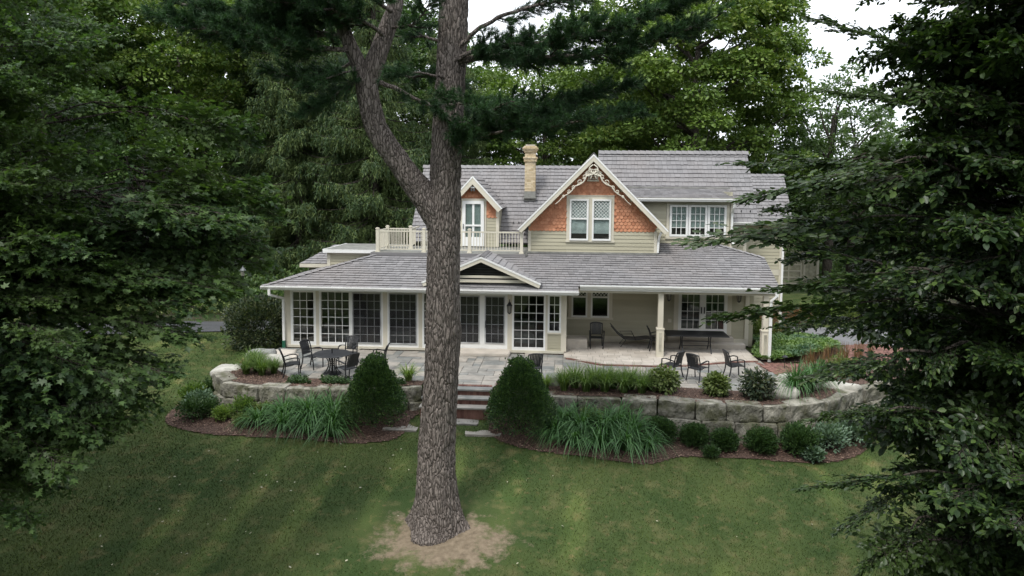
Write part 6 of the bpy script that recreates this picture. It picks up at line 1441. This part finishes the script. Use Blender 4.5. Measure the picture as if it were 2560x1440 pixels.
def tree(name, loc, me, cen, mat, label, sc=1., rz=0, H=9, trad=.3, group=None, nlimb=14):
    z = float(ground_z(loc[0], loc[1])); t = empty(name, (loc[0], loc[1], z), rz, label, 'tree', group); s = sc if hasattr(sc, '__len__') else (sc, sc, sc)
    key = me.name+mat.name
    m2 = TM.get(key)
    if m2 is None: m2 = me.copy(); m2.materials.clear(); m2.materials.append(mat); TM[key] = m2
    o = bpy.data.objects.new('crown', m2); COL.objects.link(o); o.parent = t; o.location = (0, 0, H); o.scale = s
    mb = MB(); top = H+s[2]*2.5; mb.tube([(0, 0, -.3), (.1, 0, H*.4), (-.1, .1, H*.8), (0, 0, top)], [trad*1.2, trad, trad*.75, trad*.2], 9); mb.build('trunk', bark, t, smooth=True)
    mb = MB()
    for c in cen[::max(1, len(cen)//nlimb)]:
        e = np.array([c[0]*s[0], c[1]*s[1], H+c[2]*s[2]-.3]); b = np.array([0, 0, max(H*.45, e[2]-3.2)]); m_ = (b+e)/2+np.array([0, 0, -.3]); mb.tube([b, m_, e], [trad*.35, trad*.22, .03], 5)
    mb.build('limb', bark, t, kind='stuff'); return t
TM = {}
dA, cA = decid_mesh(150, 260, .24, 1); dB, cB = decid_mesh(120, 300, .26, 2, crown=(5.2, 5.2, 7.5)); dC, cC = decid_mesh(70, 130, .30, 3, crown=(5, 5, 6), clump=1.0)
dBig, cBig = decid_mesh(270, 360, .26, 9, crown=(7.3, 6.2, 8.8), clump=1.3, flat=.62)
tree('maple_tree', (8.6, 48), dBig, cBig, maple_big, 'big bright yellow-green maple rising behind the higher roof ridge', 1.0, 0, 13.5, .45, nlimb=30)
gF = 'trees of the wood behind the house'
spec = [  # name, x, y, mesh, mat, scale, H, rz
 ('maple_tree', -1.5, 54, 0, maple_far, .95, 10.5, 1, 'yellow-green maple behind the chimney'),
 ('maple_tree', 3.2, 60, 1, maple_dark, 1.0, 9.5, 2, 'dark maple between the chimney and the big bright maple'),
 ('ash_tree', 18.6, 51, 2, airy, .8, 10.5, .5, 'airy blue-green ash on the open-sky side of the big maple'),
 ('ash_tree', 23, 58, 2, airy, .95, 9, 4, 'airy ash seen through the elm leaves'),
 ('maple_tree', 14.8, 52, 1, maple_dark, .75, 6.5, 3, 'dark green maple above the rear wing roof'),
 ('maple_tree', 29, 60, 0, maple_dark, .9, 7, 5, 'dark maple behind the garage'),
 ('maple_tree', 36, 56, 1, maple_dark, 1.0, 7, 1.5, 'dark maple farthest behind the elm'),
 ('maple_tree', -26, 46, 0, maple_far, 1.05, 15.5, 3, 'tall sunlit maple beyond the driveway'),
 ('maple_tree', -31, 40, 1, maple_dark, 1.1, 11.5, .3, 'dark maple on the outer side of the driveway'),
 ('maple_tree', -38, 47, 0, maple_dark, 1.2, 14, 5, 'broad dark maple deep in the wood'),
 ('maple_tree', -20, 53, 1, maple_dark, 1.1, 13.5, 4, 'dark maple rising behind the spruces'),
 ('maple_tree', -25, 40, 2, maple_dark, .75, 6.5, 2, 'small light-leaved maple beside the driveway'),
 ('maple_tree', -10, 62, 0, maple_dark, 1.1, 12, 2, 'dark maple in the gap beside the forked pine limb'),
 ('maple_tree', -46, 38, 1, maple_dark, 1.2, 12, 1, 'dark maple at the outer edge of the wood'),
 ('maple_tree', -36, 33, 0, maple_dark, .9, 7, 2.2, 'low dark maple across the driveway from the lawn'),
 ('maple_tree', -29, 36, 2, maple_dark, .8, 4.5, 5.2, 'young maple hanging low over the driveway'),
 ('maple_tree', 9, 62, 1, maple_dark, 1.15, 9, 4.4, 'dark maple closing the wood behind the big maple'),
 ('maple_tree', -31, 59, 0, maple_far, 1.3, 14.5, 2.6, 'tall yellow-green maple filling the gap behind the sunlit maple'),
 ('maple_tree', -16, 62, 1, maple_dark, 1.25, 14, .9, 'high dark maple in the depth behind the spruces')]
for nm, x, y, k, mt, s, H, rz, lb in spec: tree(nm, (x, y), (dA, dB, dC)[k], (cA, cB, cC)[k], mt, lb, s, rz, H, .3, gF)
# a dead branch with red leaves on the big maple's edge is a few pixels only
V, F_, r = leaves(np.array([11.0, 42.5, 9.6])+NR.randn(60, 3)*np.array([.35, .3, .4]), rnd_dirs(60), rnd_dirs(60), .2, *RHOMB)
tree('maple_tree', (-15.6, 11.5), dA, cA, maple_dark, 'unseen dark maple added beside the near maple to shade the lawn', .9, 1, 7.5, .3)  # out of view, added to cast shade on the lawn corner
tree('elm_tree', (12.2, 9.5), dB, cB, maple_dark, 'unseen second elm added beside the near elm to shade it and the lawn', .85, 2, 7.5, .3)  # out of view, added to darken the near boughs and lawn edge
# spruces
def spruce_mesh(H, Rm, seed):
    st = NR.get_state(); NR.seed(seed); P0, DR, LN, RN, tws = [], [], [], [], MB(); z = 1.0
    while z < H-.4:
        f = 1-z/H; rr_ = Rm*(f**.75)*(1 if z > 3 else .8)
        for k in range(6):
            a = NR.rand()*2*PI; L = rr_*NR.uniform(.75, 1.12); n = 7; s = np.linspace(0, 1, n); dz = -.42*L*s+.30*L*s**2.6
            C = np.stack([np.cos(a+.1*s)*L*s, np.sin(a+.1*s)*L*s, z+dz+NR.uniform(-.15, .15)], -1)
            if L > .8: tws.tube([tuple(c) for c in C], list(np.linspace(.05, .01, n)), 4, cap=False)
            m_ = int(L*20)+3; u = .12+.88*NR.rand(m_); i = np.minimum((u*(n-1)).astype(int), n-2); w = (u*(n-1)-i)[:, None]; b = C[i]*(1-w)+C[i+1]*w
            out = np.array([math.cos(a), math.sin(a), 0]); sd = np.array([-math.sin(a), math.cos(a), 0])*np.where(NR.rand(m_) > .5, 1, -1)[:, None]
            lat = (1-u*.6)[:, None]*NR.uniform(.05, .75, (m_, 1))*min(1, L/2.5); b = b+sd*lat+np.array([0, 0, -1])*lat*.15; hang = NR.uniform(.35, 1.0, m_)*(.45+.55*min(1, L/3))
            P0.append(b); DR.append(np.array([0, 0, -1.])+out*.32+sd*.22+NR.randn(m_, 3)*.10); LN.append(hang); RN.append(np.clip(.15+.55*u+.3*NR.rand(m_), 0, .999))
        z += .50*(1+.3*NR.rand())
    P0, DR, LN, RN = np.concatenate(P0), nrm(np.concatenate(DR)), np.concatenate(LN), np.concatenate(RN)
    # each hanging branchlet: a limp main strip with short side sprigs
    n = len(P0); sg = 5; parts = []
    pts = [P0+DR*LN[:, None]*t+np.array([0, 0, -.1])*(t**2) for t in np.linspace(0, 1, sg+1)]
    for j in range(sg):
        a, b = pts[j], pts[j+1]
        for q in range(2):
            dirv = nrm((b-a)/np.linalg.norm(b-a, axis=1, keepdims=True)+NR.randn(n, 3)*.55); w = .035*(1.15-.12*j); sdv = nrm(np.cross(dirv, NR.randn(n, 3)))*w; L_ = (LN/sg*1.7)[:, None]
            V = np.stack([a-sdv*.6, a+sdv*.6, a+dirv*L_*.55+sdv, a+dirv*L_], 1).reshape(-1, 3); F_ = (np.array([(0, 1, 2), (0, 2, 3)])[None]+(np.arange(n)*4)[:, None, None]).reshape(-1, 3); parts.append((V, F_, np.repeat(np.clip(RN+.1*NR.randn(n), 0, .999), 2)))
    V, F_, r = cat(parts); NR.set_state(st); o = np_mesh('crown', V, F_, spruce_m, r); me = o.data; bpy.data.objects.remove(o); print('spruce', len(F_))
    o = tws.build('limbs', bark); tm = o.data; bpy.data.objects.remove(o); return me, tm
sA = spruce_mesh(26, 5.0, 5); sB = spruce_mesh(22, 4.2, 6)
for i, (x, y, k, s, rz, lb) in enumerate([(-12.0, 43.5, 0, 1.0, 0, 'tall drooping spruce nearest the house, behind the balcony railing'), (-17.4, 45, 0, 1.05, 2, 'tall drooping spruce in the middle of the group beyond the lean-to roof'), (-8.0, 49, 1, 1.0, 4, 'dark spruce behind the forked limb of the pine'), (-22.3, 50, 1, 1.12, 1, 'spruce half hidden by the maples beyond the lamp post'), (-14.6, 50.5, 0, 1.0, 3.3, 'spruce in the second row between the two tall ones')]):
    t = empty('spruce_tree', (x, y, float(ground_z(x, y))-.3), rz, lb, 'tree', 'drooping spruces behind the house'); t.scale = (s, s, s)
    for nm, me in (('crown', (sA, sB)[k][0]), ('limbs', (sA, sB)[k][1])): o = bpy.data.objects.new(nm, me); COL.objects.link(o); o.parent = t
    bpy.data.objects[o.name]['kind'] = 'stuff'
    mb = MB(); mb.tube([(0, 0, 0), (0, 0, 12), (0, 0, 24 if k == 0 else 20)], [.35, .25, .05], 8); mb.build('trunk', bark, t)
# understorey and the far wood
def mass(name, boxes, n, size, mat, label):
    P = []
    for x0, x1, y0, y1, z0, z1, w in boxes:
        m_ = int(n*w); x = NR.uniform(x0, x1, m_); y = NR.uniform(y0, y1, m_); h = np.array([mnoise.noise(Vector((a*.22, b*.22, 1.7))) for a, b in zip(x, y)])
        top = z0+(z1-z0)*(.62+.6*h); z = z0+(top-z0)*NR.rand(m_)**.6; P.append(np.stack([x, y, z], -1))
    P = np.concatenate(P); V, F_, r = leaves(P, rnd_dirs(len(P))+np.array([0, 0, -.3]), rnd_dirs(len(P))+np.array([0, -.3, .9]), NR.uniform(.7, 1.3, len(P))*size, *RHOMB)
    return tag(np_mesh(name, V, F_, mat, r, kind='stuff'), label, 'wood')
mass('far_woods', [(-80, 70, 74, 84, -3, 13, 1.0)], 42000, 1.1, woods_m, 'dark far wood closing the view behind all the trees')
mass('far_woods', [(-85, -18, 66, 73, 6, 25, 1.0)], 22000, .9, woods_m, 'taller dark wood behind the spruces and the sunlit maple')
mass('far_woods', [(-75, -40, 30, 72, -1, 14, 1.0), (42, 75, 34, 74, -2, 13, .8)], 16000, 1.0, woods_m, 'dark wood at both far ends of the view')
mass('far_woods', [(-70, 70, -38, -24, -4, 21, 1.2), (-48, -34, -30, 20, -3, 20, .5), (30, 42, -30, 24, -3, 20, .5)], 12000, 1.9, woods_m, 'unseen dark wood added on the camera side to block low skylight, mirrored in the windows')  # out of view, put in to keep low sky light off the porch
mass('undergrowth', [(-50, -14, 35.5, 40, -.4, 1.6, .45), (-44, -13, 40, 44, -.4, 3.0, .35), (-13, 9, 42, 46, -.1, 4.5, .2)], 38000, .21, maple_dark, 'leafy undergrowth along the far side of the driveway')
mass('undergrowth', [(13.5, 20, 36.5, 39, -.4, 1.1, .5), (17, 26, 24.5, 30, -.6, 1.6, .6), (22.6, 30, 61, 66, -3, 1.5, .5), (14.5, 30, 44, 47, -1.2, .6, .0), (24, 36, 40, 50, -.8, 3.0, .5)], 13000, .22, maple_dark, 'hedge-like greenery beside the garage')
mass('edge_plants', [(-30, -14, 34.2, 35.6, -.3, .75, 1.)], 7000, .12, rhodo, 'yellow-green low plants along the driveway edge')
